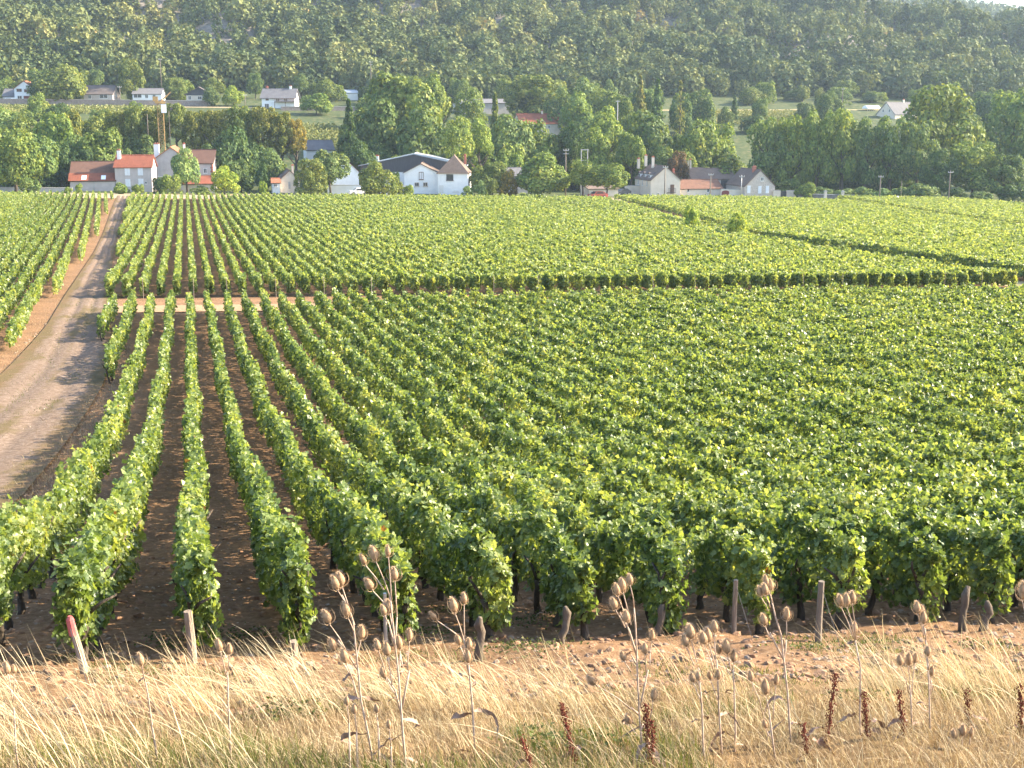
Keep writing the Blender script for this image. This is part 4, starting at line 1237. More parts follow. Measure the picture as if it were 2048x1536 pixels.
house('brick_cornered_house', 'old house with a brown roof and red brick corner blocks, right of the stone barn', 'house', 376, 427, 372, 326, 300, 8, 'x', -12, Y=285, wall='w_pink', roof='r_brown', wins=(('f', 396, 342, 7, 10), ('f', 412, 342, 7, 10)), quoin=True)
house('tiled_lean_to', 'long low shed with a reddish tiled roof in front of the stone barn', 'shed', 367, 429, 382, 367, 353, 5, 'x', 0, Y=272, wall='w_cream', roof='r_red', wins=(('f', 400, 376, 10, 8, 'door', 'door_grey'),))
house('low_farm_building', 'long low farm building with a pale roof behind the bushes at the far left', 'farm building', 84, 148, 368, 346, 334, 8, 'x', 3, Y=296, wall='w_grey', roof='r_old', wins=(('f', 105, 356, 12, 8), ('f', 128, 356, 12, 8)))
house('gabled_cottage', 'small beige cottage with its gable half hidden by the dense round tree', 'cottage', 560, 600, 379, 359, 341, 9, 'y', 0, Y=274, wall='w_cream', roof='r_old', wins=(('f', 579, 371, 4, 14, 'door', 'door_grey'),), chims=((590, 334, 5, 12, .5),))
house('kiosk', 'tiny kiosk with an orange tiled roof left of the beige cottage', 'kiosk', 545, 560, 377, 365, 357, 3.5, 'x', 0, Y=272, wall='w_white', roof='r_orange', wins=(('f', 551, 371, 7, 6),))
house('white_gabled_house', 'white house with a brown roof showing between the trees left of the wine shed', 'house', 664, 718, 368, 343, 317, 12, 'y', 0, Y=284, wall='w_white', roof='r_brown')
house('slate_roofed_house', 'house showing only its grey roof above the round trees', 'house', 614, 668, 316, 300, 281, 9, 'x', 0, Y=318, wall='w_white', roof='r_slate')
house('wine_shed', 'big wine shed with a shallow pale metal roof and a dark gable', 'wine shed', 723, 930, 384, 331, 309, 24, 'y', -14, Y=288, wall='w_white', roof='r_metal', gable=('cladding', 1.5), over=.6, chims=((750, 315, 8, 16, .25, 'w_white'),), apex=.51)
house('gabled_wine_house', 'white gabled building with an arched loft opening in front of the wine shed', 'building', 809, 876, 387, 345, 328, 10, 'y', -14, wall='w_white', roof='r_old', over=.35,
      wins=(('f', 843, 352, 9, 15, 'window', 'shutter_brown', 'shutter'), ('f', 834, 369, 9, 8, 'window', 'w_stone'), ('f', 851, 369, 9, 8, 'window', 'w_stone'), ('f', 842.5, 368, 5, 9, 'shutter')))
house('hipped_white_house', 'white house with a pointed hipped roof and a dark barred window', 'house', 876, 936, 389, 345, 312, 6.4, 'y', -18, wall='w_white', roof='r_old', hip=.42,
      wins=(('f', 900, 355, 14, 12, 'window', 'cladding', 'glass'), ('f', 883, 378, 8, 15, 'door', 'frame'), ('r', .5, 362, 5, 10), ('f', 912, 382, 10, 2)), chims=((926, 313, 5, 12, .7, 'brick'),))
house('red_roofed_farmhouse', 'long farmhouse with a weathered red roof among trees on the slope', 'farmhouse', 1042, 1140, 262, 247, 228, 8, 'x', 4, Y=372, wall='w_cream', roof='r_red', chims=((1093, 223, 4, 8, .5),), wins=(('f', 1098, 254, 5, 6), ('f', 1120, 254, 5, 6)))
house('manor', 'manor with a steep brown roof, dormers and a balcony on its cream gable', 'manor house', 1301, 1360, 392, 360, 334, 10.5, 'y', 0, wall='w_cream', roof='r_old', over=.25,
      wins=(('f', 1344, 379, 8, 18, 'shutter', 'shutter_brown'), ('f', 1316, 388, 4, 4), ('l', .22, 368, 5, 11, 'window'), ('l', .5, 368, 5, 11, 'window'), ('l', .78, 368, 5, 11, 'window')), chims=((1306, 322, 6, 14, .95), (1324, 318, 6, 16, .6), (1316, 315, 6, 16, .8), (1356, 342, 5, 12, .3, 'brick')))
mg = bpy.data.objects['manor']
def dormers(g, n, y0, y1, x, z, mat='w_white'):
    for k in range(n):
        y = y0 + (y1 - y0) * k / max(n - 1, 1); mb = MB()
        mb.box(x, x + 1.4, y - .45, y + .45, z - .2, z + .8)
        d = mb.build('dormer', M[mat], g)
        m2 = MB(); slab(m2, (x - .2, y - .65, z + .75), (x - .2, y, z + 1.25), (x + 1.7, y, z + 1.25), (x + 1.7, y - .65, z + .75), .08); slab(m2, (x - .2, y + .65, z + .75), (x + 1.7, y + .65, z + .75), (x + 1.7, y, z + 1.25), (x - .2, y, z + 1.25), .08)
        m2.build('dormer_roof', M['r_dark'], d)
        m3 = MB(); m3.box(x - .03, x - .004, y - .25, y + .25, z, z + .6); m3.build('dormer_pane', M['glass'], d)
dormers(mg, 3, 2.0, 8.5, .35, 3.9)
mb = MB(); bx_, bz_ = 4.75, .75
mb.box(bx_ - .9, bx_ + .9, -.75, -.12, bz_ - .1, bz_)
for k in range(13): mb.box(bx_ - .9 + k * .147, bx_ - .87 + k * .147, -.75, -.72, bz_ + .003, bz_ + .9)
mb.box(bx_ - .92, bx_ + .92, -.77, -.70, bz_ + .903, bz_ + .96)
mb.build('balcony', M['cladding'], mg)
house('tiled_annex', 'low cream annex with a long reddish tiled roof right of the manor', 'annex', 1361, 1443, 392, 377, 360, 6, 'x', 0, Y=277, wall='w_cream', roof='r_warm', wins=(('f', 1376, 381, 6, 7), ('f', 1416, 382, 6, 7), ('f', 1376, 391, 5, 3), ('f', 1416, 391, 5, 3)))
house('double_roofed_barn', 'barn with a dark old roof, white left gable and twin chimneys behind the annex', 'barn', 1384, 1416, 385, 358, 336, 8, 'x', 0, Y=285, wall='w_white', roof='r_old', chims=((1387, 323, 4, 20, .5, 'w_cream'), (1392, 322, 4, 20, .5, 'w_cream')))
house('open_barn', 'grey brown roofed barn with a dark open front, beside the twin chimney barn', 'barn', 1417, 1470, 385, 358, 337, 8, 'x', 0, Y=285, wall='w_stone', roof='r_old', wins=(('f', 1452, 371, 24, 20, 'door', 'cladding'),))  # dark boarded panel stands in for the shaded barn opening
house('stone_gabled_house', 'rough stone house with its gable and white shutters facing the vineyard', 'stone house', 1489, 1549, 394, 372, 341, 10.5, 'y', 0, wall='w_stone', roof='r_old', over=.2,
      wins=(('f', 1497, 379, 7, 15, S_), ('f', 1519, 380, 7, 15, S_), ('f', 1534, 380, 7, 15, S_), ('f', 1523, 359, 7, 8)), chims=((1516, 336, 8, 8, .25, 'brick'),))
house('white_back_house', 'white house with a pale roof between the trees behind the barns', 'house', 1421, 1452, 340, 319, 312, 7, 'x', 0, Y=318, wall='w_white', roof='r_old')
house('tall_white_house', 'tall white gabled house with a brown roof behind the stone house', 'house', 1461, 1476, 346, 322, 308, 8, 'y', 12, Y=306, wall='w_white', roof='r_brown', chims=((1474, 308, 3, 12, .3),))
house('small_white_house', 'small white house glimpsed between the plane trees', 'house', 1724, 1741, 284, 268, 257, 7, 'y', 0, Y=352, wall='w_white', roof='r_slate', wins=(('f', 1732, 270, 5, 8),))
house('wayside_house', 'low beige house under the two small trees at the end of the lane', 'house', 1178, 1236, 395, 378, 372, 6, 'x', 0, Y=272, wall='w_cream', roof='r_old', wins=(('f', 1184, 386, 6, 6), ('f', 1214, 388, 4, 6)))
house('grey_house', 'grey house almost hidden behind the wide spreading tree', 'house', 1010, 1062, 392, 352, 336, 8, 'x', 0, Y=282, wall='w_grey', roof='r_slate')
# on the hillside
house('flat_roofed_house', 'pale building with a bluish white sloping roof at the left edge of the hillside', 'house', -14, 28, 164, 153, 139, 9, 'x', -6, Y=474, wall='w_white', roof='r_metal')
house('orange_roofed_house', 'white gabled house with an orange tiled roof and brown shutters on the hillside', 'house', 30, 70, 203, 177, 163, 8, 'y', -10, Y=442, wall='w_white', roof='r_orange', wins=(('f', 40, 181, 10, 6, S_, 'shutter_brown'), ('f', 55, 182, 10, 6, S_, 'shutter_brown'), ('f', 55, 197, 14, 10, 'door', 'door_red'), ('f', 40, 195, 9, 7)))
house('dark_roofed_garage', 'garage with a dark sloping roof left of the orange roofed house', 'garage', 6, 30, 203, 192, 178, 7, 'x', -8, Y=444, wall='w_grey', roof='r_slate')
house('dark_roofed_bungalow', 'bungalow with a large dark brown roof on the hillside', 'bungalow', 168, 226, 204, 188, 171, 10, 'x', -10, Y=442, wall='w_pink', roof='r_dark', wins=(('f', 180, 194, 6, 8), ('f', 208, 193, 16, 8), ('r', .5, 190, 5, 6)))
house('white_bungalow', 'white bungalow with a grey roof and a small front gable on the hillside', 'bungalow', 266, 324, 207, 188, 177, 9, 'x', -6, Y=440, wall='w_white', roof='r_slate', wins=(('f', 276, 192, 16, 8), ('f', 294, 193, 6, 7), ('f', 309, 193, 6, 7)))
g_ = house('brown_gabled_house', 'house with a dark shallow gable and brown loft on the hillside', 'house', 373, 424, 206, 188, 175, 8, 'y', -6, Y=438, wall='w_cream', roof='r_dark', gable=('cladding', .5), over=.7, wins=(('f', 380, 196, 6, 8), ('f', 400, 196, 8, 7)))
house('balcony_house', 'larger white house with a long dark roof, balcony and two chimneys on the hillside', 'house', 524, 590, 218, 195, 178, 8, 'x', -14, Y=428, wall='w_white', roof='r_slate', over=.6, wins=(('f', 535, 198, 6, 7, S_, 'shutter_brown'), ('f', 534, 212, 9, 9), ('f', 556, 199, 7, 8), ('f', 572, 199, 7, 8)), chims=((530, 174, 5, 8, .6, 'brick'), (578, 173, 5, 8, .5)))
mb = MB(); mb.box(4.2, 11.2, -1.4, -.02, 2.2, 2.34)
for k in range(36): mb.box(4.2 + k * .195, 4.25 + k * .195, -1.4, -1.35, 2.343, 3.15)
mb.box(4.15, 11.25, -1.42, -1.33, 3.153, 3.24)
for x in (4.3, 7.7, 11.0): mb.box(x - .08, x + .08, -1.36, -1.2, -2, 2.197)
mb.build('balcony', M['shutter_brown'], bpy.data.objects['balcony_house'])
house('half_hidden_white_house', 'white house half hidden by trees right of the balcony house', 'house', 679, 716, 196, 186, 180, 8, 'x', 0, Y=458, wall='w_white', roof='r_metal')
house('flat_grey_shed', 'long low shed with a flat grey green roof on the slope', 'shed', 928, 1018, 214, 206, 198, 14, 'x', 4, Y=416, wall='w_grey', roof='r_slate')
house('little_red_roofed_house', 'little house with a bit of red roof between the big trees', 'house', 858, 886, 246, 228, 216, 7, 'x', 0, Y=378, wall='w_white', roof='r_red', chims=((866, 209, 5, 10, .5, 'w_white'),))
house('dormered_house', 'house with a pale left gable and two dormers on its grey roof, right hillside', 'house', 1790, 1842, 238, 228, 205, 9, 'x', 14, Y=410, wall='w_cream', roof='r_slate', chims=((1824, 200, 4, 8, .5),), wins=(('l', .35, 222, 4, 6), ('l', .68, 222, 4, 6)))

# greenhouse, garden walls
def tunnel():
    P = ground(1735, 222)
    g = empty('greenhouse', P); tag(g, 'small greenhouse tunnel with a bright white cover on the right hillside', 'greenhouse')
    s = ppm(P); w = 28 / s; r = 1.7
    mb = MB(); n = 10
    V = [(x, 2 + r * math.cos(math.pi * k / n) * 1.2, .9 + r * math.sin(math.pi * k / n) * .6) for x in (0, w) for k in range(n + 1)]
    mb.add(V, [(k, k + 1, n + 2 + k, n + 1 + k) for k in range(n)] + [tuple(range(n + 1)), tuple(range(n + 1, 2 * n + 2))])
    mb.build('cover', M['plastic'], g)
    mb = MB()
    for k in range(7):
        for y in (.0, 4.0): mb.box(k * w / 6 - .05, k * w / 6 + .05, y - .05, y + .05, -.5, .9)
    mb.build('frame', M['metal'], g)
tunnel()


def wall_run(name, label, pts, h, mat='stone_wall', th=.4, cap=True, group=None, cat='wall'):
    """garden wall along photo points that lie on the ground"""
    W3 = [np.array(p, float) for p in pts]
    fine = []
    for a, b in zip(W3[:-1], W3[1:]):
        n = max(int(np.linalg.norm(b - a) / 4), 1)
        fine += [a + (b - a) * k / n for k in range(n)]
    fine.append(W3[-1]); W3 = fine
    o = W3[0].copy(); mb = MB(); cp = MB()
    for a, b in zip(W3[:-1], W3[1:]):
        d = b - a; d[2] = 0; d /= np.linalg.norm(d); nrm = np.array([-d[1], d[0], 0]) * th / 2
        za, zb = gz(a[0], a[1]), gz(b[0], b[1])
        A = [np.array([p[0], p[1], 0]) for p in (a, b)]
        for q, lo, hi, k in ((mb, -.5, h, 1.0), (cp, h + .003, h + .12, 1.25)):
            V = [A[0] + nrm * k + (0, 0, za + lo), A[1] + nrm * k + (0, 0, zb + lo), A[1] - nrm * k + (0, 0, zb + lo), A[0] - nrm * k + (0, 0, za + lo),
                 A[0] + nrm * k + (0, 0, za + hi), A[1] + nrm * k + (0, 0, zb + hi), A[1] - nrm * k + (0, 0, zb + hi), A[0] - nrm * k + (0, 0, za + hi)]
            q.add([v - o for v in V], [(3, 2, 1, 0), (4, 5, 6, 7), (0, 1, 5, 4), (2, 3, 7, 6), (1, 2, 6, 5), (3, 0, 4, 7)])
    g = empty(name, o); tag(g, label, cat, group)
    mb.build('masonry', M[mat], g)
    if cap: cp.build('coping', M['concrete'], g)
    return g


gp = lambda u, v: ground(u, v)
aY = lambda u, Y: np.array([atY(u, 300, Y)[0], Y, 0.0])
wall_run('stone_wall', 'long greyish stone retaining wall along the foot of the hillside gardens', [aY(-40, 431), aY(140, 431), aY(300, 431), aY(420, 432)], 1.7)
wall_run('stone_wall', 'stone terrace wall below the balcony house', [aY(565, 420), aY(700, 422), aY(760, 420)], 1.2)
wall_run('white_wall', 'low white wall between the dense round tree and the wine shed', [aY(652, 272), aY(812, 272)], 1.75, 'w_white', .3)
wall_run('courtyard_wall', 'cream courtyard wall joined to the left side of the manor', [aY(1251, 281), aY(1299, 281)], 1.9, 'w_cream', .35)
g_ = wall_run('gate_wall', 'cream wall with an arched dark red gate between annex and stone house', [aY(1444, 274.5), aY(1488, 274.5)], 1.55, 'w_cream', .35)
def arch(g, u, Y, w, h):
    b = np.array(g.location); p = aY(u, Y); z = float(gz(p[0], Y)); mb = MB()
    n = 12; V = [(-w / 2, 0), (w / 2, 0)] + [(w / 2 * math.cos(math.pi * k / n), h * .7 + h * .3 * math.sin(math.pi * k / n)) for k in range(n + 1)]
    mb.add([(x, -.03, zz) for x, zz in V] + [(x, 0, zz) for x, zz in V], [tuple(range(len(V)))] + [(i, (i + 1) % len(V), len(V) + (i + 1) % len(V), len(V) + i) for i in range(len(V))])
    mb.build('gate', M['door_red'], g, loc=(p[0] - b[0], -.18, z - b[2]))
arch(g_, 1453, 274.5, 1.8, 1.35)
for u0, u1, l in ((1550, 1564, 'left'), (1577, 1595, 'right')):
    wall_run('gate_pillar_wall', f'short pale wall stub on the {"stone house" if l == "left" else "garden"} side of the dark garden gate', [aY(u0, 272), aY(u1, 272)], 1.5, 'w_cream', .4)
g_ = empty('garden_gate', aY(1564.5, 272) + np.array([0, 0, float(gz(aY(1564.5, 272)[0], 272))])); tag(g_, 'dark wooden garden gate between two pale wall stubs right of the stone house', 'gate')
mb = MB()
for k in range(9): mb.box(.05 + k * .155, .05 + k * .155 + .13, -.02, .02, .05, 1.35 + .1 * math.sin(k * .39))
mb.build('gate_board', M['cladding'], g_)
mb = MB(); mb.box(.05, 1.42, -.06, -.023, .3, .4); mb.box(.05, 1.42, -.06, -.023, 1.0, 1.1); mb.build('gate_rail', M['cladding'], g_)
wall_run('garden_wall', 'long low stone garden wall in front of the plane avenue', [aY(1600, 268), aY(1700, 263), aY(1835, 256)], .95, 'stone_wall', .4)
wall_run('orchard_wall', 'low grey wall on the verge at the far left of the village', [aY(-20, 270), aY(140, 270)], .8, 'w_grey', .35)
def pillar(u, Y, label, h=1.7, mat='w_cream'):
    p = aY(u, Y); z = float(gz(p[0], Y)); g = empty('stone_pillar', (p[0], Y, z)); tag(g, label, 'pillar', 'pillars along the garden wall')
    mb = MB(); mb.box(-.25, .25, -.25, .25, -.3, h); mb.build('shaft', M[mat], g)
    mb = MB(); mb.box(-.33, .33, -.33, .33, h + .003, h + .14); mb.box(-.18, .18, -.18, .18, h + .143, h + .3); mb.build('cap', M['concrete'], g)
for u, l in ((1655, 'stone gate pillar at the left opening of the garden wall'), (1690, 'stone gate pillar right of the left opening of the garden wall'), (1738, 'stone pillar in the middle of the garden wall'), (1775, 'stone pillar left of the black gate in the garden wall'), (1791, 'stone pillar right of the black gate in the garden wall')):
    pillar(u, 262, l)
# white wayside marker
p = aY(1801, 244); z = float(gz(p[0], 244)); g = empty('wayside_marker', (p[0], 244, z)); tag(g, 'small white wayside stone marker at the road in front of the plane trees', 'marker')
mb = MB(); mb.tube([(0, 0, -.2), (0, 0, 1.0), (0, 0, 1.35), (0, 0, 1.42)], [.36, .30, .18, .05], 10); mb.build('stone', M['w_white'], g, smooth=True)
mb = MB(); mb.box(-.55, .55, -.5, .5, -.3, .15); mb.build('plinth', M['concrete'], g)

# ------------------------------------------------------------------ crane and utility poles
def crane():
    Y = 302.0; p = aY(325, Y); z = float(gz(p[0], Y)); top = atY(325, 207, Y)[2] - z
    g = empty('tower_crane', (p[0], Y, z)); tag(g, 'slim orange lattice tower crane with a short raised jib behind the farm', 'crane')
    mb = MB(); a = .62; n = int(top / 1.1)
    for sx in (-a, a):
        for sy in (-a, a): mb.tube([(sx, sy, -.5), (sx, sy, top)], .075, 4)
    for k in range(n):
        z0 = k * top / n; z1 = (k + 1) * top / n
        for q in range(4):
            c = [(-a, -a), (a, -a), (a, a), (-a, a)]; A = c[q]; B = c[(q + 1) % 4]
            mb.tube([(*A, z0), (*B, z1)] if (k + q) % 2 else [(*B, z0), (*A, z1)], .05, 4); mb.tube([(*A, z1), (*B, z1)], .06, 4)
    mb.build('mast', M['crane'], g)
    mb = MB(); mb.box(-1.1, 1.1, -1.0, 1.0, top + .01, top + .45); mb.box(-1.5, -.4, -.8, .8, top + .46, top + 1.5); mb.build('slewing_platform', M['crane'], g)
    mb = MB(); mb.box(.2, 1.3, -1.9, -.7, top - 2.0, top - .2); mb.build('cab', M['plastic'], g)
    e = atY(341, 184, Y); ex, ez = e[0] - p[0], e[2] - z; mb = MB(); m = 8
    for q in ((0, .35), (0, -.35), (.45, 0)):
        mb.tube([(.3 - q[0] * .3, q[1], top + .4 + q[0] * .6), (ex, q[1] * .4, ez)], .10, 4)
    for k in range(m):
        t0, t1 = k / m, (k + 1) / m; P = lambda t, s: (.3 + (ex - .3) * t, s * .35 * (1 - .6 * t), top + .4 + (ez - top - .4) * t)
        mb.tube([P(t0, -1), P(t1, 1)], .05, 4); mb.tube([P(t1, 1), P(t1, -1)], .05, 4)
    mb.build('jib', M['crane'], g)
    mb = MB(); mb.tube([(ex, 0, ez), (ex, 0, ez - 3.4)], .03, 4); mb.box(ex - .25, ex + .25, -.25, .25, ez - 3.9, ez - 3.4); mb.build('hook_block', M['cladding'], g)
crane()


def pole(label, u, vt, vb, Y=None, mat='pole', arm=1, r=.14, lean=0.0, group='utility poles'):
    p = ground(u, vb) if Y is None else None
    if Y is not None:
        q = atY(u, vb, Y); p = np.array([q[0], Y, float(gz(q[0], Y))])
    top = float(atY(u, vt, p[1])[2]) - p[2]
    g = empty('utility_pole', p); tag(g, label, 'utility pole', group)
    mb = MB(); mb.tube([(0, 0, -.4), (0, 0, top * .5), (lean, 0, top)], [r, r * .85, r * .65], 8); mb.build('shaft', M[mat], g, smooth=True)
    if arm:
        mb = MB()
        mb.box(lean - .6, lean + .6, -.05 - r, -r - .004, top - .45, top - .33)
        if arm > 1: mb.box(lean - .6, lean + .6, -.05 - r, -r - .004, top - 1.15, top - 1.05)
        mb.build('crossarm', M['metal'], g)
        for x in (-.52, 0, .52):
            mb = MB(); mb.tube([(lean + x, -r - .03, top - .328), (lean + x, -r - .03, top - .2), (lean + x, -r - .03, top - .1)], [.03, .06, .04], 6); mb.build('insulator', M['metal'], g)
    return g


pole('utility pole rising out of the wood above the white bungalow', 323, 117, 175, 470)
pole('tall utility pole in front of the wood right of the half hidden white house', 743, 122, 205, 452, arm=2)
pole('pale metal pole between the light green trees', 1234, 200, 300, 330, mat='concrete', arm=1)
pole('wooden utility pole beside the dark rounded tree and the road', 1131, 297, 382, 268, arm=2)
pole('wooden utility pole standing against the cream gable of the manor', 1329, 331, 394, 262, arm=1)
pole('wooden utility pole with a slanting stay in front of the annex', 1420, 346, 396, 262, arm=1)
pole('slim utility pole in front of the stone house roof', 1482, 350, 394, 266, mat='metal', arm=1, r=.09)
pole('utility pole at the roadside under the plane avenue, left of the white marker', 1758, 350, 410, 246, arm=1)
pole('thin pole beside the white marker under the plane avenue', 1801, 362, 404, 250, arm=0, r=.09)
pole('rightmost utility pole, in front of the tallest plane tree', 1896, 341, 413, 240, arm=1)
pole('utility pole at the hillside road above the small greenhouse field', 1684, 176, 216, 424, arm=1)
pole('pole high in the right wood near the bare band', 1911, 80, 118, 545, mat='concrete', arm=1)
pole('left of two thin poles near the skyline of the wood', 1729, 48, 78, 600, mat='concrete', arm=1)
pole('right of two thin poles near the skyline of the wood', 1799, 54, 84, 590, mat='concrete', arm=1)
pole('thin pole among the brownish trees left of the crane', 296, 228, 262, 309, arm=0, r=.1)
pole('thin pole right of the crane', 341, 222, 290, 309, arm=0, r=.1)
pole('short pole at the hillside wall right of the dark bungalow', 241, 172, 206, 433, arm=1)
pole('short pole left of the balcony house', 491, 188, 218, 424, arm=1)
# twin pole frame with a transformer beam
p = aY(1169, 274); z = float(gz(p[0], 274)); top = atY(1169, 298, 274)[2] - z
g = empty('pole_frame', (p[0], 274, z)); tag(g, 'square twin pole frame rising behind the two small trees', 'pole frame')
for x in (-.72, .72):
    mb = MB(); mb.tube([(x, 0, -.4), (x, 0, top)], .11, 7); mb.build('shaft', M['concrete'], g)
mb = MB(); mb.box(-.9, .9, -.2, -.115, top - .25, top - .08); mb.box(-.9, .9, -.2, -.115, top - 2.5, top - 2.36); mb.build('crossbeam', M['concrete'], g)

# ------------------------------------------------------------------ vehicles
def car(name, label, cat, u, Y, mat, L=4.1, rz=0.0, van=False):
    p = aY(u, Y); z = float(gz(p[0], Y)) + .05
    g = empty(name, (p[0], Y, z), R_(rz)); tag(g, label, cat)
    h = 1.75 if van else 1.42
    prof = [(-L / 2, .35), (-L / 2, .75), (-L * .46, .9), (-L * .28, .95), (-L * .14, h), (L * .26 if not van else L * .48, h), (L * .44 if not van else L * .5, 1.0), (L / 2, .9), (L / 2, .35)]
    w = .82; mb = MB(); n = len(prof)
    def sec(y, k): return [(x, y, zz if zz < .96 else .95 + (zz - .95) * k) for x, zz in prof]
    ys = [(-w, .93), (-w * .86, 1.0), (w * .86, 1.0), (w, .93)]
    V = []
    for y, k in ys: V += sec(y, k)
    Fc = [tuple(range(n))[::-1], tuple(3 * n + i for i in range(n))]
    for s_ in range(3):
        for i in range(n): Fc.append((s_ * n + i, s_ * n + (i + 1) % n, (s_ + 1) * n + (i + 1) % n, (s_ + 1) * n + i))
    mb.add(V, Fc); mb.build('body', M[mat], g)
    for y, nm in ((-w - .012, 'side_window'), (w + .004, 'side_window')):
        mb = MB(); q = [(-L * .20, 1.0), (-L * .11, h - .12), (L * .2, h - .12), (L * .3, 1.0)]
        mb.add([(x, y, zz) for x, zz in q] + [(x, y + .008, zz) for x, zz in q], [(0, 1, 2, 3), (7, 6, 5, 4), (0, 4, 5, 1), (1, 5, 6, 2), (2, 6, 7, 3), (3, 7, 4, 0)]); mb.build(nm, M['glass'], g)
    mb = MB(); q = [(-L * .275, .98), (-L * .15, h - .06)]
    mb.add([(q[0][0], -.7, q[0][1]), (q[0][0], .7, q[0][1]), (q[1][0], .65, q[1][1]), (q[1][0], -.65, q[1][1])], [(0, 1, 2, 3)]); mb.build('windscreen', M['glass'], g, loc=(-.02, 0, .012))
    for x in (-L * .31, L * .30):
        for y in (-w + .02, w - .02):
            mb = MB(); mb.tube([(x, y - .1, .31), (x, y + .1, .31)], .31, 14); wh = mb.build('wheel', M['tyre'], g)
            mb = MB(); mb.tube([(x, y - .115 if y < 0 else y + .103, .31), (x, y - .103 if y < 0 else y + .115, .31)], .18, 10); mb.build('rim', M['metal'], wh)
    for y in (-.6, .6):
        mb = MB(); mb.box(-L / 2 - .02, -L / 2 + .06, y - .14, y + .14, .62, .76); mb.build('headlight', M['plastic'], g)
    return g
car('parked_car', 'white car parked on the verge by the low white wall', 'car', 716, 267, 'car_white', rz=4)
car('parked_car', 'white car behind the low white wall, beside the white gabled house', 'car', 706, 279, 'car_white', rz=100)
car('parked_van', 'white van in front of the orange roofed house on the hillside', 'van', 23, 434, 'car_white', 4.6, 6, True)
car('parked_car', 'dark red car at the end of the grassy lane under the small trees', 'car', 1196, 256, 'car_red', rz=10)
car('parked_car', 'dark car with a white front by the courtyard wall', 'car', 1245, 276, 'car_dark', rz=20)

# far vineyards on the slope: low rows too small to tell apart
def far_rows():
    rng = np.random.RandomState(8); PP = []; NN = []
    def patch(us, Y0, Y1, ang, gap):
        a = atY(us[0], 300, (Y0 + Y1) / 2)[0]; b = atY(us[1], 300, (Y0 + Y1) / 2)[0]
        for x in np.arange(a - 20, b + 20, gap):
            for y in np.arange(Y0, Y1, .11):
                xx = x + ang * (y - Y0)
                if a < xx < b:
                    PP.append((xx + rng.normal() * .15, y, float(0) + rng.rand() * .95)); NN.append((rng.normal(), rng.normal(), 1))
    patch((-30, 330), 405, 424, .55, 1.5); patch((600, 690), 338, 385, .3, 1.5); patch((1385, 1650), 396, 430, -.7, 1.7)
    P = np.array(PP); P[:, 2] += gz(P[:, 0], P[:, 1]); N = np.array(NN)
    V, Fc, per = leaf_mesh(P, N, .5, rng, 'kite')
    tag(mk('hillside_vine_rows', V, Fc, M['forest'], attrs={'rnd': np.repeat(np.clip(.75 + .15 * rng.normal(size=len(P)), 0, .9), per)}), kind='stuff')
far_rows()


# ------------------------------------------------------------------ near posts, stumps
def near_post(k, u, vt, vb, mat, r, red=False, wire=False, lean=0.0, split=.0):
    """post at the near end of row k, seen from (u, vt) down to its foot at vb"""
    g = ROWS[k]; b = np.array(g.location)
    p = ground(u, vb); top = float(atY(u, vt, p[1])[2]) - p[2]
    mb = MB(); mb.tube([(lean * .9, 0, -.15), (lean * .5, .01, top * .4), (0, 0, top)], [r * 1.05, r, r * .92], 9)
    o = mb.build('end_post', M[mat], g, loc=tuple(p - b))
    if red:
        mb = MB(); mb.tube([(lean * .16, 0, top * .72), (0, 0, top), (0, 0, top + .03)], [r * 1.05, r * .99, r * .5], 9); mb.build('painted_top', M['red_paint'], o)
    if wire:
        mb = MB(); mb.tube([(0, -r, top * .86), (lean * .9 + .05, -.42, .02)], .003, 5); mb.build('stay_wire', M['cladding'], o)
    return o


near_post(-1, 148, 1238, 1350, 'post', .035, red=True, wire=True, lean=.12)
near_post(0, 381, 1222, 1325, 'post', .042, lean=.03)
near_post(1, 588, 1282, 1318, 'post', .04)
near_post(2, 772, 1186, 1300, 'metal', .02)
near_post(6, 1468, 1160, 1268, 'post', .028, wire=True)
near_post(7, 1637, 1163, 1282, 'pole', .034, wire=True)


def stump(k, u, vb, h, lab=None):
    g = ROWS[k]; b = np.array(g.location); p = ground(u, vb); r = random.Random(u)
    mb = MB(); P = [(0, 0, -.1)]; x = 0
    for j in range(5): x += r.uniform(-.04, .04); P.append((x, r.uniform(-.03, .03), h * (j + 1) / 5))
    mb.tube(P, [.055, .042, .036, .038, .046, .022], 9)
    o = mb.build('stump', M['bark_pale'], g, smooth=True, loc=tuple(p - b))
stump(3, 955, 1318, .42); stump(9, 1962, 1262, .34); stump(9, 1925, 1262, .5); stump(4, 1122, 1292, .4); stump(5, 1310, 1275, .36)

# ------------------------------------------------------------------ stones, clods and fallen leaves on the soil
def rock_mesh(rng):
    a = (1 + 5 ** .5) / 2
    V = np.array([(-1, a, 0), (1, a, 0), (-1, -a, 0), (1, -a, 0), (0, -1, a), (0, 1, a), (0, -1, -a), (0, 1, -a), (a, 0, -1), (a, 0, 1), (-a, 0, -1), (-a, 0, 1)]) / 1.9
    Fc = np.array([(0, 11, 5), (0, 5, 1), (0, 1, 7), (0, 7, 10), (0, 10, 11), (1, 5, 9), (5, 11, 4), (11, 10, 2), (10, 7, 6), (7, 1, 8), (3, 9, 4), (3, 4, 2), (3, 2, 6), (3, 6, 8), (3, 8, 9), (4, 9, 5), (2, 4, 11), (6, 2, 10), (8, 6, 7), (9, 8, 1)])
    return V * (1 + .35 * rng.normal(size=(12, 1)) * .6), Fc


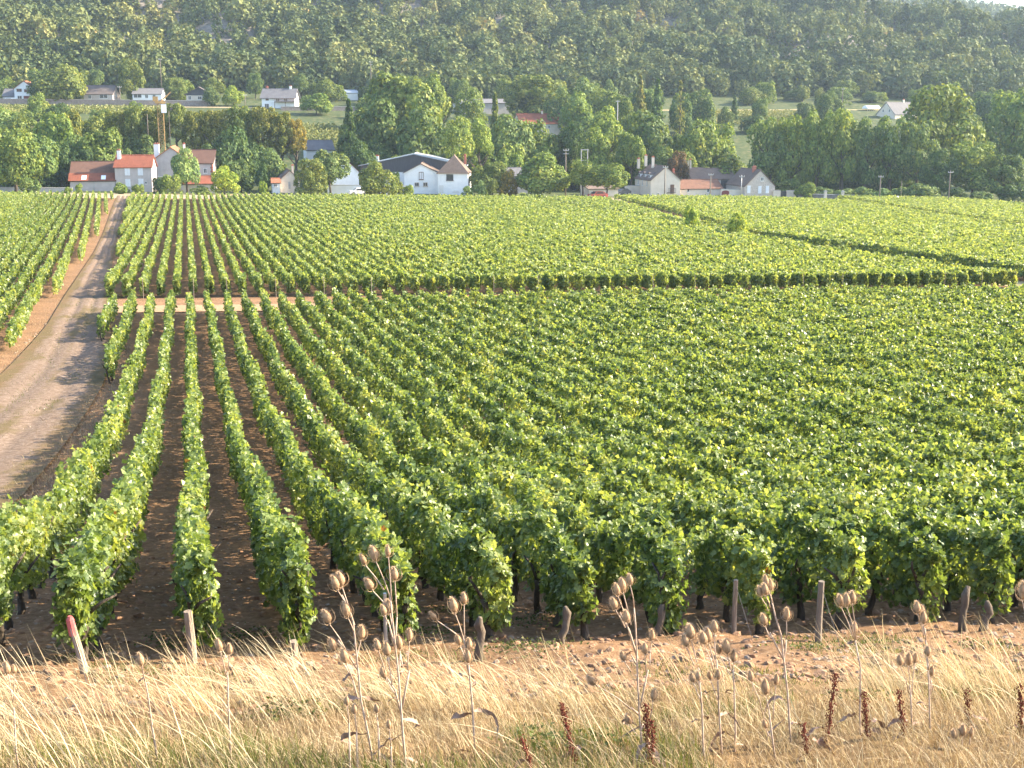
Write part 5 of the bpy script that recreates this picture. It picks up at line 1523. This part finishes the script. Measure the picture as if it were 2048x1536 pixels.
def scatter_rocks(name, n, mat, smin, smax, region, seed):
    rng = np.random.RandomState(seed); VV = []; FF = []; off = 0
    for i in range(n):
        x, y = region(rng)
        V, Fc = rock_mesh(rng); a = rng.rand() * 6.28; c, s_ = math.cos(a), math.sin(a)
        sc = (smin + (smax - smin) * rng.rand() ** 3)
        V = V * [sc, sc * rng.uniform(.6, 1), sc * rng.uniform(.35, .7)]
        V = np.stack([V[:, 0] * c - V[:, 1] * s_, V[:, 0] * s_ + V[:, 1] * c, V[:, 2]], 1) + [x, y, float(gzn(np.array(x), np.array(y))) + sc * .1]
        VV.append(V); FF.append(Fc + off); off += 12
    tag(mk(name, np.concatenate(VV), np.concatenate(FF), M[mat]), kind='stuff')


def reg_soil(rng):
    y = 9.2 + 16 * rng.rand() ** 1.8; return rng.uniform(-.12 * y - 1.5, .72 * y + 1), y
def reg_track(rng):
    y = 22 + 60 * rng.rand() ** 1.6; return rng.uniform(-7.6, -3.6), y
scatter_rocks('soil_stones', 3600, 'stone', .008, .048, reg_soil, 21)
scatter_rocks('soil_clods', 4200, 'clod', .015, .075, reg_soil, 22)
scatter_rocks('track_stones', 1500, 'stone', .02, .085, reg_track, 23)

# ------------------------------------------------------------------ grass blades
def blades(name, spots, mat, seed, hmin, hmax, wid, lean, droop, segs=4, head=0.0, rndc=(.5, .25)):
    """thin curved ribbons, one per spot; lean: mean sideways tilt; head: share that carry a seed head"""
    rng = np.random.RandomState(seed); n = len(spots); S = np.asarray(spots)
    h = hmin + (hmax - hmin) * rng.rand(n) ** 1.3
    if S.shape[1] > 2: h = h * S[:, 2]
    x, y = S[:, 0], S[:, 1]; z = gzn(x, y) - .02
    az = rng.rand(n) * 6.28
    lx = lean[0] + lean[2] * np.cos(az) * rng.rand(n); ly = lean[1] + lean[2] * np.sin(az) * rng.rand(n)
    cu = droop * (rng.rand(n) ** 1.5)
    fa = rng.rand(n) * 6.28; bx, by = np.cos(fa), np.sin(fa)
    hd = rng.rand(n) < head
    V = np.zeros((n, (segs + 1) * 2, 3))
    for k in range(segs + 1):
        t = k / segs
        px = x + h * (lx * t + lx * cu * t * t * 1.2); py = y + h * (ly * t + ly * cu * t * t * 1.2)
        pz = z + h * (t - cu * t ** 3 * .45)
        w = wid * (1 - .85 * t) * np.where(hd & (t > .55), 2.6 if t < .99 else .6, 1.0)
        V[:, 2 * k] = np.stack([px - bx * w, py - by * w, pz], 1); V[:, 2 * k + 1] = np.stack([px + bx * w, py + by * w, pz], 1)
    b = np.arange(n)[:, None, None] * (segs + 1) * 2
    q = np.array([[2 * k, 2 * k + 1, 2 * k + 3, 2 * k + 2] for k in range(segs)])
    Fc = (b + q[None]).reshape(-1, 4)
    rn = np.clip(rndc[0] + rndc[1] * rng.normal(size=n), 0, 1)
    tag(mk(name, V.reshape(-1, 3), Fc, mat, attrs={'rnd': np.repeat(rn, segs)}), kind='stuff')


gr_ = np.random.RandomState(31)
def bank_spots(n, ymin, ymax, edge=True, clump=0.0, cut=-1):
    out = []
    while len(out) < n:
        m = n * 2
        y = gr_.uniform(ymin, ymax, m); x = gr_.uniform(-.16 * y - 1.6, .78 * y + 1.6)
        e = 9.15 + 1.5 * vnoise(x, y * 0, 41, .7) + .7 * vnoise(x, y, 42, 2.2) - .05 * x
        ok = y < e if edge else np.ones(m, bool)
        if clump: ok &= vnoise(x, y, 43, clump) > cut
        out += list(zip(x[ok], y[ok]))
    return np.array(out[:n])


blades('dry_grass', bank_spots(54000, 4.4, 10.3), M['straw'], 51, .04, .20, .0024, (-.2, .05, .8), 1.0, rndc=(.36, .32))
blades('dry_grass_stalks', bank_spots(1050, 5.4, 9.9, True, 1.1, -.05), M['straw'], 52, .30, .75, .0022, (-.42, .05, .28), 1.0, 7, .8, (.68, .2))
blades('dry_grass_tufts', np.concatenate([np.stack([gr_.normal(px, .16, 170), gr_.normal(py, .12, 170)], 1) for px, py in [tuple(ground(u, v)[:2]) for u, v in ((400, 1420), (440, 1400), (560, 1400), (770, 1420), (850, 1420), (1000, 1430), (1130, 1420), (250, 1430), (1780, 1380), (1900, 1370), (1430, 1400), (60, 1440), (640, 1430), (1970, 1380))]]), M['straw'], 53, .20, .72, .0024, (-.38, 0, .35), 1.0, 6, .55, (.72, .18))
blades('green_grass', bank_spots(11000, 4.4, 7.7, True, .9, .03), M['weed'], 54, .04, .20, .0032, (-.1, 0, .6), .8)
blades('green_weeds', bank_spots(5000, 8.6, 11.8, False, 1.3, .14), M['weed'], 55, .03, .10, .006, (0, 0, .9), .6)
wp = []
while len(wp) < 15000:
    y = 12 + 50 * gr_.rand() ** 1.3; xr = np.interp(y, [t_[0] for t_ in TRK], [t_[2] for t_ in TRK])
    if y < 20: xr = -3.6
    x = xr + gr_.normal() * .42 + .1
    if gr_.rand() < .3: x = np.interp(y, [t_[0] for t_ in TRK], [t_[1] for t_ in TRK]) + gr_.normal() * .5 + .1; y = y + 20
    wp.append((x, y, .5 + .5 * gr_.rand() if y < 45 else .6))
blades('track_edge_weeds', wp, M['straw'], 56, .05, .26, .007, (-.1, 0, .7), .8, 3, .2, (.35, .25))
wp = []
while len(wp) < 7000:
    y = 26 + 60 * gr_.rand(); x = gr_.uniform(-7.3, -3.8)
    if vnoise(np.array([x]), np.array([y * .35]), 61, .9)[0] > .06: wp.append((x, y))
blades('track_grass', wp, M['weed'], 57, .04, .14, .014, (0, 0, .8), .6, 2)
# low leafy weeds between the rows and on the bank
def weed_patch(name, spots, seed, size):
    rng = np.random.RandomState(seed); P = []
    for (x, y, r, h, n) in spots:
        q = rng.normal(size=(n, 2)) * r * .5; P += [(x + a, y + b, float(gzn(np.array(x + a), np.array(y + b))) + .02 + h * rng.rand() ** 1.5) for a, b in q]
    P = np.array(P); N = rng.normal(size=(len(P), 3)) * .6 + [0, 0, 1]
    V, Fc, per = leaf_mesh(P, N, size, rng, 'kite', .1)
    tag(mk(name, V, Fc, M['weed'], attrs={'rnd': np.repeat(np.clip(.35 + .3 * rng.normal(size=len(P)), 0, 1), per)}), kind='stuff')
wl = [(*ground(u, v)[:2], r, h, n) for u, v, r, h, n in ((620, 1500, .5, .22, 700), (580, 1440, .3, .18, 300), (850, 1490, .4, .15, 350), (1120, 1500, .35, .14, 300), (200, 1500, .4, .14, 280), (1250, 1490, .4, .12, 260), (1040, 1300, .5, .10, 420), (1060, 1250, .5, .10, 350), (860, 1280, .3, .10, 200), (330, 1290, .25, .16, 220), (480, 1275, .35, .14, 260), (170, 1320, .3, .12, 150), (1720, 1410, .3, .10, 160), (1760, 1290, .35, .06, 160), (1600, 1300, .4, .06, 150), (1960, 1290, .3, .06, 120), (880, 1230, .25, .12, 160), (1680, 1220, .3, .12, 160))]
weed_patch('leafy_weeds', [(x, y, r, h * (.7 if y < 9 else .6), int(n * .7)) for x, y, r, h, n in wl if y > 8.3 or r < .36], 71, .026)

# ------------------------------------------------------------------ teasels
HEADS = []
for k in range(3):
    rng = np.random.RandomState(80 + k); mb = MB(); n = 12
    zs = np.linspace(0, 1, 9); prof = [.12, .62, .92, 1.0, .98, .88, .70, .44, .10]
    ring = [[(.018 * q * math.cos(6.283 * i / n), .018 * q * math.sin(6.283 * i / n), .062 * z) for i in range(n)] for z, q in zip(zs, prof)]
    V = [p for r in ring for p in r]
    mb.add(V, [(a * n + i, a * n + (i + 1) % n, (a + 1) * n + (i + 1) % n, (a + 1) * n + i) for a in range(8) for i in range(n)] + [tuple(range(n))[::-1], tuple(8 * n + i for i in range(n))])
    for i in range(520):                                       # spiny scales
        z = rng.rand(); q = np.interp(z, zs, prof) * .018; a = rng.rand() * 6.283
        d = np.array([math.cos(a), math.sin(a), .45]); p = np.array([q * math.cos(a), q * math.sin(a), .062 * z]); t = np.array([-math.sin(a), math.cos(a), 0]) * .0012
        mb.add([p - t, p + t, p + d * rng.uniform(.006, .017)], [(0, 1, 2)])
    for i in range(7):                                         # long curved bracts round the base
        a = i * .9 + rng.rand() * .4; L = rng.uniform(.03, .06); P = []
        for s_ in range(5):
            f = s_ / 4; rr = .008 + L * .55 * math.sin(f * 2.2); P.append((rr * math.cos(a), rr * math.sin(a), -.004 + L * f ** 1.6))
        mb.tube(P, [.0014, .0012, .001, .0008, .0003], 4)
    o = mb.build('seed_head', M['teasel_head'], smooth=False); HEADS.append(o.data); bpy.data.objects.remove(o)


def dry_leaf(g, base, P, ang, L, wdt, seed):
    """a long withered leaf that droops and curls"""
    r = random.Random(seed); V = []; n = 8; tw = r.uniform(-2.2, 2.2); up = r.uniform(-.5, .55); cv = r.uniform(-1.6, 1.6)
    for k in range(n + 1):
        t = k / n; w = wdt * math.sin(math.pi * min(t * .92 + .06, 1)) ** .8
        d = L * t * (1 - .25 * t); z = L * (up * t - (up + .55) * t * t)
        an = ang + cv * t * t; w *= r.uniform(.6, 1.25)
        c = (P[0] + d * math.cos(an), P[1] + d * math.sin(an), P[2] + z + r.uniform(-.06, .06) * L)
        a2 = tw * t * 1.6 + .5
        sx, sy, sz = -math.sin(ang) * math.cos(a2), math.cos(ang) * math.cos(a2), math.sin(a2)
        for q in (-1, 0, 1): V.append((c[0] + sx * w * q, c[1] + sy * w * q, c[2] + sz * w * q - (w * .5 if q == 0 else 0)))
    Fc = np.array([(3 * k + j, 3 * k + j + 1, 3 * k + j + 4, 3 * k + j + 3) for k in range(n) for j in (0, 1)])
    return mk('leaf', V, Fc, M['teasel_leaf'], g, smooth=True)


def teasel(label, Y, stems, heads, leaves=(), group='dry teasels on the bank'):
    """stems: polylines of photo points from low to high, the first point of the first one is carried on down to the ground;
    heads: (u, v of the middle, height px, joint u, v); leaves: (u, v, length px, direction)"""
    rng = random.Random(int(Y * 1000) + len(heads))
    dy = {}
    p0 = atY(stems[0][0][0], stems[0][0][1], Y); gx = p0[0] + .03; gy = Y - .05; z0 = float(gzn(np.array(gx), np.array(gy)))
    g = empty('teasel', (gx, gy, z0)); b = np.array([gx, gy, z0]); tag(g, label, 'teasel', group)
    at = lambda u, v, d=0.0: atY(u, v, Y + d) - b
    mb = MB()
    for i, st in enumerate(stems):
        P = [at(u, v, .03 * i) for u, v in st]
        if i == 0 or st[0][1] >= 1460: P = [np.array([P[0][0] * .6, P[0][1] * .5, -.03])] + P
        n = len(P); mb.tube(P, [.0068 - .0030 * k / max(n - 1, 1) for k in range(n)], 6)
    for (u, v, hp, ju, jv) in heads:
        d = rng.uniform(-.10, .10); s = ppm(atY(u, v, Y)); hh = hp / s
        ax = np.array([(u - ju) * .6, 0, max(jv - v, 4)], float); ax /= np.linalg.norm(ax)
        top = at(u, v, d); base = top - ax * hh * .5
        J = at(ju, jv, d * .2); mid = (J + base) / 2 + np.array([(J[0] - base[0]) * .12, 0, -.01])
        mb.tube([J, mid, base - ax * .012, base], [.0036, .0030, .0026, .003], 5)
        q = Vector(ax).to_track_quat('Z', 'Y')
        o = inst('seed_head', HEADS[rng.randrange(3)], g, tuple(base)); o.rotation_euler = q.to_euler(); k = hh / .062; o.scale = (k * rng.uniform(.70, .88),) * 2 + (k * .95,)
    mb.build('stem', M['teasel_stem'], g, smooth=True)
    for i, (u, v, lp, dr) in enumerate(leaves):
        s = ppm(atY(u, v, Y)); P = at(u, v, 0)
        dry_leaf(g, b, P, dr, lp / s * .75, lp / s * .05 + .002, int(u + v))


teasel('tall teasel stand with heads in a fan, leftmost of the two tallest stands', 6.1,
       [[(748, 1536), (737, 1471), (722, 1400), (715, 1330), (708, 1260), (706, 1240)], [(716, 1340), (690, 1300), (676, 1280)], [(708, 1250), (700, 1225), (684, 1190)], [(716, 1400), (706, 1360)]],
       [(670, 1164, 34, 696, 1216), (681, 1157, 32, 700, 1225), (653, 1232, 32, 690, 1298), (692, 1218, 34, 707, 1262), (666, 1288, 32, 704, 1358), (689, 1311, 34, 706, 1360), (723, 1264, 32, 712, 1330)],
       [(724, 1400, 110, 2.6), (735, 1466, 150, 3.0), (722, 1392, 90, .4), (712, 1350, 60, 2.8), (746, 1520, 110, .3)])
teasel('tallest teasel stand with a dozen heads left of the middle', 5.95,
       [[(812, 1536), (806, 1470), (803, 1430), (797, 1350), (792, 1304), (785, 1241), (780, 1190)], [(792, 1304), (776, 1240)], [(797, 1350), (800, 1310)], [(803, 1430), (790, 1380), (770, 1350)], [(803, 1420), (819, 1340)], [(790, 1290), (794, 1230)]],
       [(726, 1118, 26, 768, 1180), (748, 1106, 34, 780, 1195), (776, 1101, 26, 783, 1200), (789, 1147, 30, 794, 1234), (738, 1167, 30, 772, 1210), (778, 1212, 32, 785, 1255), (767, 1219, 24, 778, 1250), (755, 1289, 26, 770, 1345), (774, 1297, 32, 784, 1370), (798, 1284, 32, 806, 1335), (819, 1269, 28, 815, 1340), (767, 1345, 28, 788, 1385)],
       [(804, 1440, 130, .5), (806, 1470, 120, 2.7), (800, 1400, 70, 2.5), (797, 1345, 60, .6), (810, 1520, 150, .2), (812, 1530, 120, 2.9)])
teasel('teasel with six heads in front of the bare vine stump, two on straight stalks', 6.2,
       [[(951, 1536), (948, 1470), (944, 1400), (938, 1340), (933, 1300), (925, 1270)], [(938, 1345), (928, 1300)]],
       [(866, 1231, 24, 912, 1268), (907, 1209, 34, 926, 1275), (928, 1196, 26, 929, 1275), (917, 1279, 26, 936, 1330), (938, 1287, 26, 938, 1345), (936, 1312, 30, 938, 1350)],
       [(946, 1430, 110, 2.7), (946, 1420, 100, .5), (950, 1500, 150, 2.8), (951, 1520, 110, .7), (942, 1370, 50, .4)])
for u, v, l in ((694, 1401, 'small grey teasel head low in the grass left of the tall stands'), (709, 1417, 'small grey teasel head just under another, below the leftmost tall stand'), (753, 1416, 'small teasel head low between the two tallest stands'), (778, 1448, 'small teasel head beside a curled dry leaf under the tallest stand')):
    teasel(l, 5.9 + (u % 7) * .03, [[(u + 6, 1540), (u + 4, v + 40)]], [(u, v, 22, u + 4, v + 44)])
teasel('teasel with one tall head and one half hidden behind it at the left edge', 6.5, [[(32, 1500), (28, 1415)]], [(14, 1335, 28, 26, 1405), (28, 1338, 20, 28, 1400)])
teasel('single teasel with a torn bract under its head, in front of the red topped post', 6.4, [[(318, 1540), (304, 1452), (296, 1390), (290, 1360)]], [(281, 1318, 30, 290, 1362)], [(290, 1358, 40, 2.2), (292, 1366, 40, .8)])
teasel('pair of teasel heads in front of the upright weathered post', 6.5, [[(462, 1520), (457, 1420), (455, 1342)]], [(438, 1289, 28, 452, 1350), (459, 1297, 24, 456, 1342)])
teasel('teasel with five heads gathered at the top, near the middle of the photo', 6.15,
       [[(1285, 1536), (1282, 1470), (1279, 1430), (1276, 1370), (1274, 1320), (1271, 1250), (1268, 1215)], [(1276, 1320), (1258, 1260), (1240, 1225)], [(1274, 1330), (1262, 1310)], [(1279, 1420), (1296, 1340)], [(1279, 1430), (1262, 1415)]],
       [(1260, 1158, 24, 1268, 1215), (1245, 1169, 32, 1262, 1250), (1234, 1178, 28, 1252, 1240), (1228, 1206, 28, 1250, 1255), (1253, 1232, 28, 1258, 1270), (1304, 1269, 26, 1300, 1330), (1290, 1296, 26, 1292, 1345), (1246, 1311, 24, 1262, 1345), (1183, 1359, 28, 1262, 1418), (1308, 1389, 26, 1300, 1440), (1256, 1438, 24, 1274, 1470)],
       [(1270, 1300, 40, 2.5), (1266, 1440, 100, 2.3), (1282, 1460, 90, .7), (1284, 1510, 120, 2.6)])
teasel('crowded teasel with large heads level with one another, left one of the low crowded group', 5.9,
       [[(1408, 1536), (1406, 1477), (1404, 1414), (1397, 1336)]], [(1381, 1262, 34, 1394, 1325), (1371, 1280, 30, 1388, 1330), (1385, 1354, 24, 1402, 1400), (1397, 1351, 22, 1402, 1405)], [(1405, 1430, 60, .6), (1406, 1440, 60, 2.6)])
teasel('crowded teasel whose three heads touch, middle one of the low crowded group', 6.0,
       [[(1445, 1536), (1440, 1450), (1437, 1399), (1433, 1320)]], [(1407, 1275, 30, 1428, 1345), (1416, 1269, 34, 1430, 1335), (1429, 1253, 28, 1432, 1320), (1437, 1348, 24, 1438, 1400), (1420, 1350, 20, 1436, 1400)], [(1436, 1380, 90, 2.6), (1440, 1430, 80, .8), (1444, 1500, 90, 2.9)])
teasel('crowded teasel with the tallest narrow head, right one of the low crowded group', 6.05,
       [[(1468, 1536), (1471, 1462), (1468, 1367), (1466, 1340)]], [(1437, 1297, 26, 1460, 1350), (1453, 1292, 34, 1464, 1345), (1468, 1311, 28, 1467, 1350)], [(1468, 1380, 60, 2.4), (1470, 1470, 110, 2.8), (1471, 1490, 90, .4)])
teasel('tall teasel with four heads pressed together at its top and two at the sides', 6.1,
       [[(1584, 1536), (1579, 1446), (1575, 1383), (1568, 1323), (1562, 1270), (1550, 1230), (1543, 1200)], [(1568, 1320), (1552, 1290), (1540, 1265)], [(1568, 1320), (1573, 1280)]],
       [(1532, 1160, 26, 1545, 1205), (1541, 1169, 26, 1546, 1212), (1530, 1177, 26, 1540, 1215), (1520, 1181, 24, 1536, 1222), (1528, 1238, 28, 1542, 1275), (1574, 1227, 28, 1573, 1275), (1568, 1287, 22, 1570, 1325)],
       [(1560, 1262, 40, 2.9), (1574, 1400, 90, 2.4), (1578, 1440, 110, 2.8), (1580, 1450, 100, .4), (1582, 1500, 120, 2.7)])
teasel('shorter teasel with a large fuzzy head below the tall one beside it', 5.8,
       [[(1552, 1536), (1543, 1462), (1538, 1420)]], [(1502, 1351, 28, 1526, 1430), (1531, 1372, 38, 1540, 1430), (1553, 1358, 26, 1546, 1440), (1530, 1447, 22, 1542, 1475)])
teasel('teasel with three spread topmost heads and one below, in front of a yellowish vine end', 6.1,
       [[(1720, 1536), (1721, 1470), (1720, 1430), (1721, 1336), (1710, 1279)]], [(1681, 1200, 28, 1706, 1275), (1694, 1199, 30, 1709, 1280), (1705, 1194, 28, 1711, 1280), (1710, 1255, 26, 1711, 1290)], [(1716, 1280, 46, 2.6), (1718, 1430, 100, 2.0), (1720, 1470, 110, .7), (1720, 1480, 110, 2.6)])
teasel('tall right hand teasel with long whisker-like bracts round three heads', 6.15,
       [[(1862, 1536), (1860, 1446), (1858, 1367), (1850, 1257)], [(1857, 1350), (1866, 1380)]], [(1835, 1214, 28, 1848, 1275), (1844, 1222, 28, 1850, 1270), (1847, 1234, 30, 1852, 1280), (1856, 1301, 24, 1857, 1340), (1864, 1341, 24, 1862, 1390)], [(1860, 1410, 90, 2.4), (1860, 1470, 110, .4), (1861, 1490, 100, 2.8)])
teasel('short teasel with three heads side by side left of the whiskered one', 6.25,
       [[(1824, 1536), (1824, 1460), (1822, 1399), (1820, 1370)]], [(1800, 1319, 26, 1818, 1385), (1818, 1317, 30, 1821, 1385), (1831, 1315, 24, 1824, 1390)], [(1824, 1450, 90, .5), (1823, 1480, 80, 2.6)])
teasel('lowest teasel with three dark heads near the bottom right corner', 5.6,
       [[(1926, 1560), (1926, 1520)]], [(1908, 1467, 22, 1922, 1530), (1926, 1460, 28, 1926, 1525), (1943, 1463, 22, 1932, 1535)])
teasel('teasel head cut by the right edge of the photo', 6.1, [[(2060, 1536), (2056, 1300), (2050, 1230)]], [(2046, 1180, 40, 2050, 1235)])

# ------------------------------------------------------------------ dock plants: rust-red seed spikes
def dock(label, Y, pts, dens=1.0):
    p = [atY(u, v, Y) for u, v in pts]
    gx, gy = p[-1][0], Y; z0 = float(gzn(np.array(gx), np.array(gy))); b = np.array([gx, gy, z0])
    g = empty('dock_plant', b); tag(g, label, 'dock', 'rust red dock spikes on the bank')
    P = [q - b for q in p] + [np.array([.01, 0, -.02])]
    P = P[::-1]
    mb = MB(); mb.tube(P, [.005] + [.004] * (len(P) - 2) + [.002], 5); mb.build('stem', M['dock_stem'], g)
    rng = np.random.RandomState(int(pts[0][0])); VV = []; FF = []; off = 0
    for k in range(1, len(P) - 1):
        a, c = P[k], P[k + 1]; L = np.linalg.norm(c - a); n = int(L / .012 * 11 * dens)
        for i in range(n):
            t = (i + rng.rand()) / n; w = .008 + .010 * (.5 + .5 * math.sin(t * L * 90 + k))
            ctr = a + (c - a) * t + rng.normal(size=3) * [w, w, .006] * .75
            s_ = rng.uniform(.003, .0055); o = np.array([(1, 0, 0), (-1, 0, 0), (0, 1, 0), (0, -1, 0), (0, 0, 1.2), (0, 0, -1.2)]) * s_
            VV.append(ctr + o); FF.append(np.array([(0, 2, 4), (2, 1, 4), (1, 3, 4), (3, 0, 4), (2, 0, 5), (1, 2, 5), (3, 1, 5), (0, 3, 5)]) + off); off += 6
    mk('seed_spike', np.concatenate(VV), np.concatenate(FF), M['dock'], g)
    for k in range(2):
        dry_leaf(g, b, (0, 0, .05 + .06 * k), rng.rand() * 6.28, .16, .018, int(pts[0][0]) + k)


dock('dark red dock spike leaning right above the bare soil, tallest of them', 6.0, [(1672, 1347), (1664, 1400), (1658, 1450), (1646, 1505)])
dock('dense dark red dock spike standing close behind a teasel stem', 5.9, [(1727, 1383), (1732, 1440), (1735, 1490), (1738, 1540)])
dock('loose red dock spike left of the three low teasel heads', 5.9, [(1797, 1380), (1803, 1430), (1810, 1490), (1806, 1540)])
dock('narrow dark dock spike just above the lowest teasel', 6.1, [(1931, 1378), (1936, 1420), (1939, 1465), (1936, 1520)])
dock('thick dock spike at the right edge of the photo', 5.9, [(2040, 1368), (2042, 1420), (2043, 1480), (2040, 1540)], 1.3)
dock('short red dock spike low beside the fuzzy headed teasel', 5.7, [(1606, 1446), (1612, 1490), (1622, 1540)])
dock('leaning rust red dock spike in the grass left of the middle teasel', 5.9, [(1124, 1408), (1136, 1460), (1144, 1500), (1153, 1540)], 1.2)
dock('forked rust red dock growing among the leaves of the middle teasel', 5.9, [(1292, 1408), (1294, 1460), (1296, 1500), (1290, 1540)], 1.3)
dock('second rust red spike growing against the foot of the middle teasel', 5.8, [(1303, 1440), (1306, 1480), (1302, 1540)])
dock('small blackish dock spike right of the bare stump teasel', 5.7, [(1044, 1474), (1049, 1495), (1058, 1516), (1060, 1540)], .8)

# haze over the valley
mh = bpy.data.materials.new('haze_air'); mh.use_nodes = True
t = mh.node_tree; t.nodes.remove(t.nodes['Principled BSDF'])
pv = t.nodes.new('ShaderNodeVolumePrincipled'); pv.inputs['Color'].default_value = (.62, .80, 1, 1); pv.inputs['Density'].default_value = .00012; pv.inputs['Anisotropy'].default_value = .2
t.links.new(pv.outputs[0], t.nodes['Material Output'].inputs['Volume'])
hz = MB(); hz.box(-1000, 2700, -60, 2700, -36, 175); tag(hz.build('haze', mh), kind='stuff')
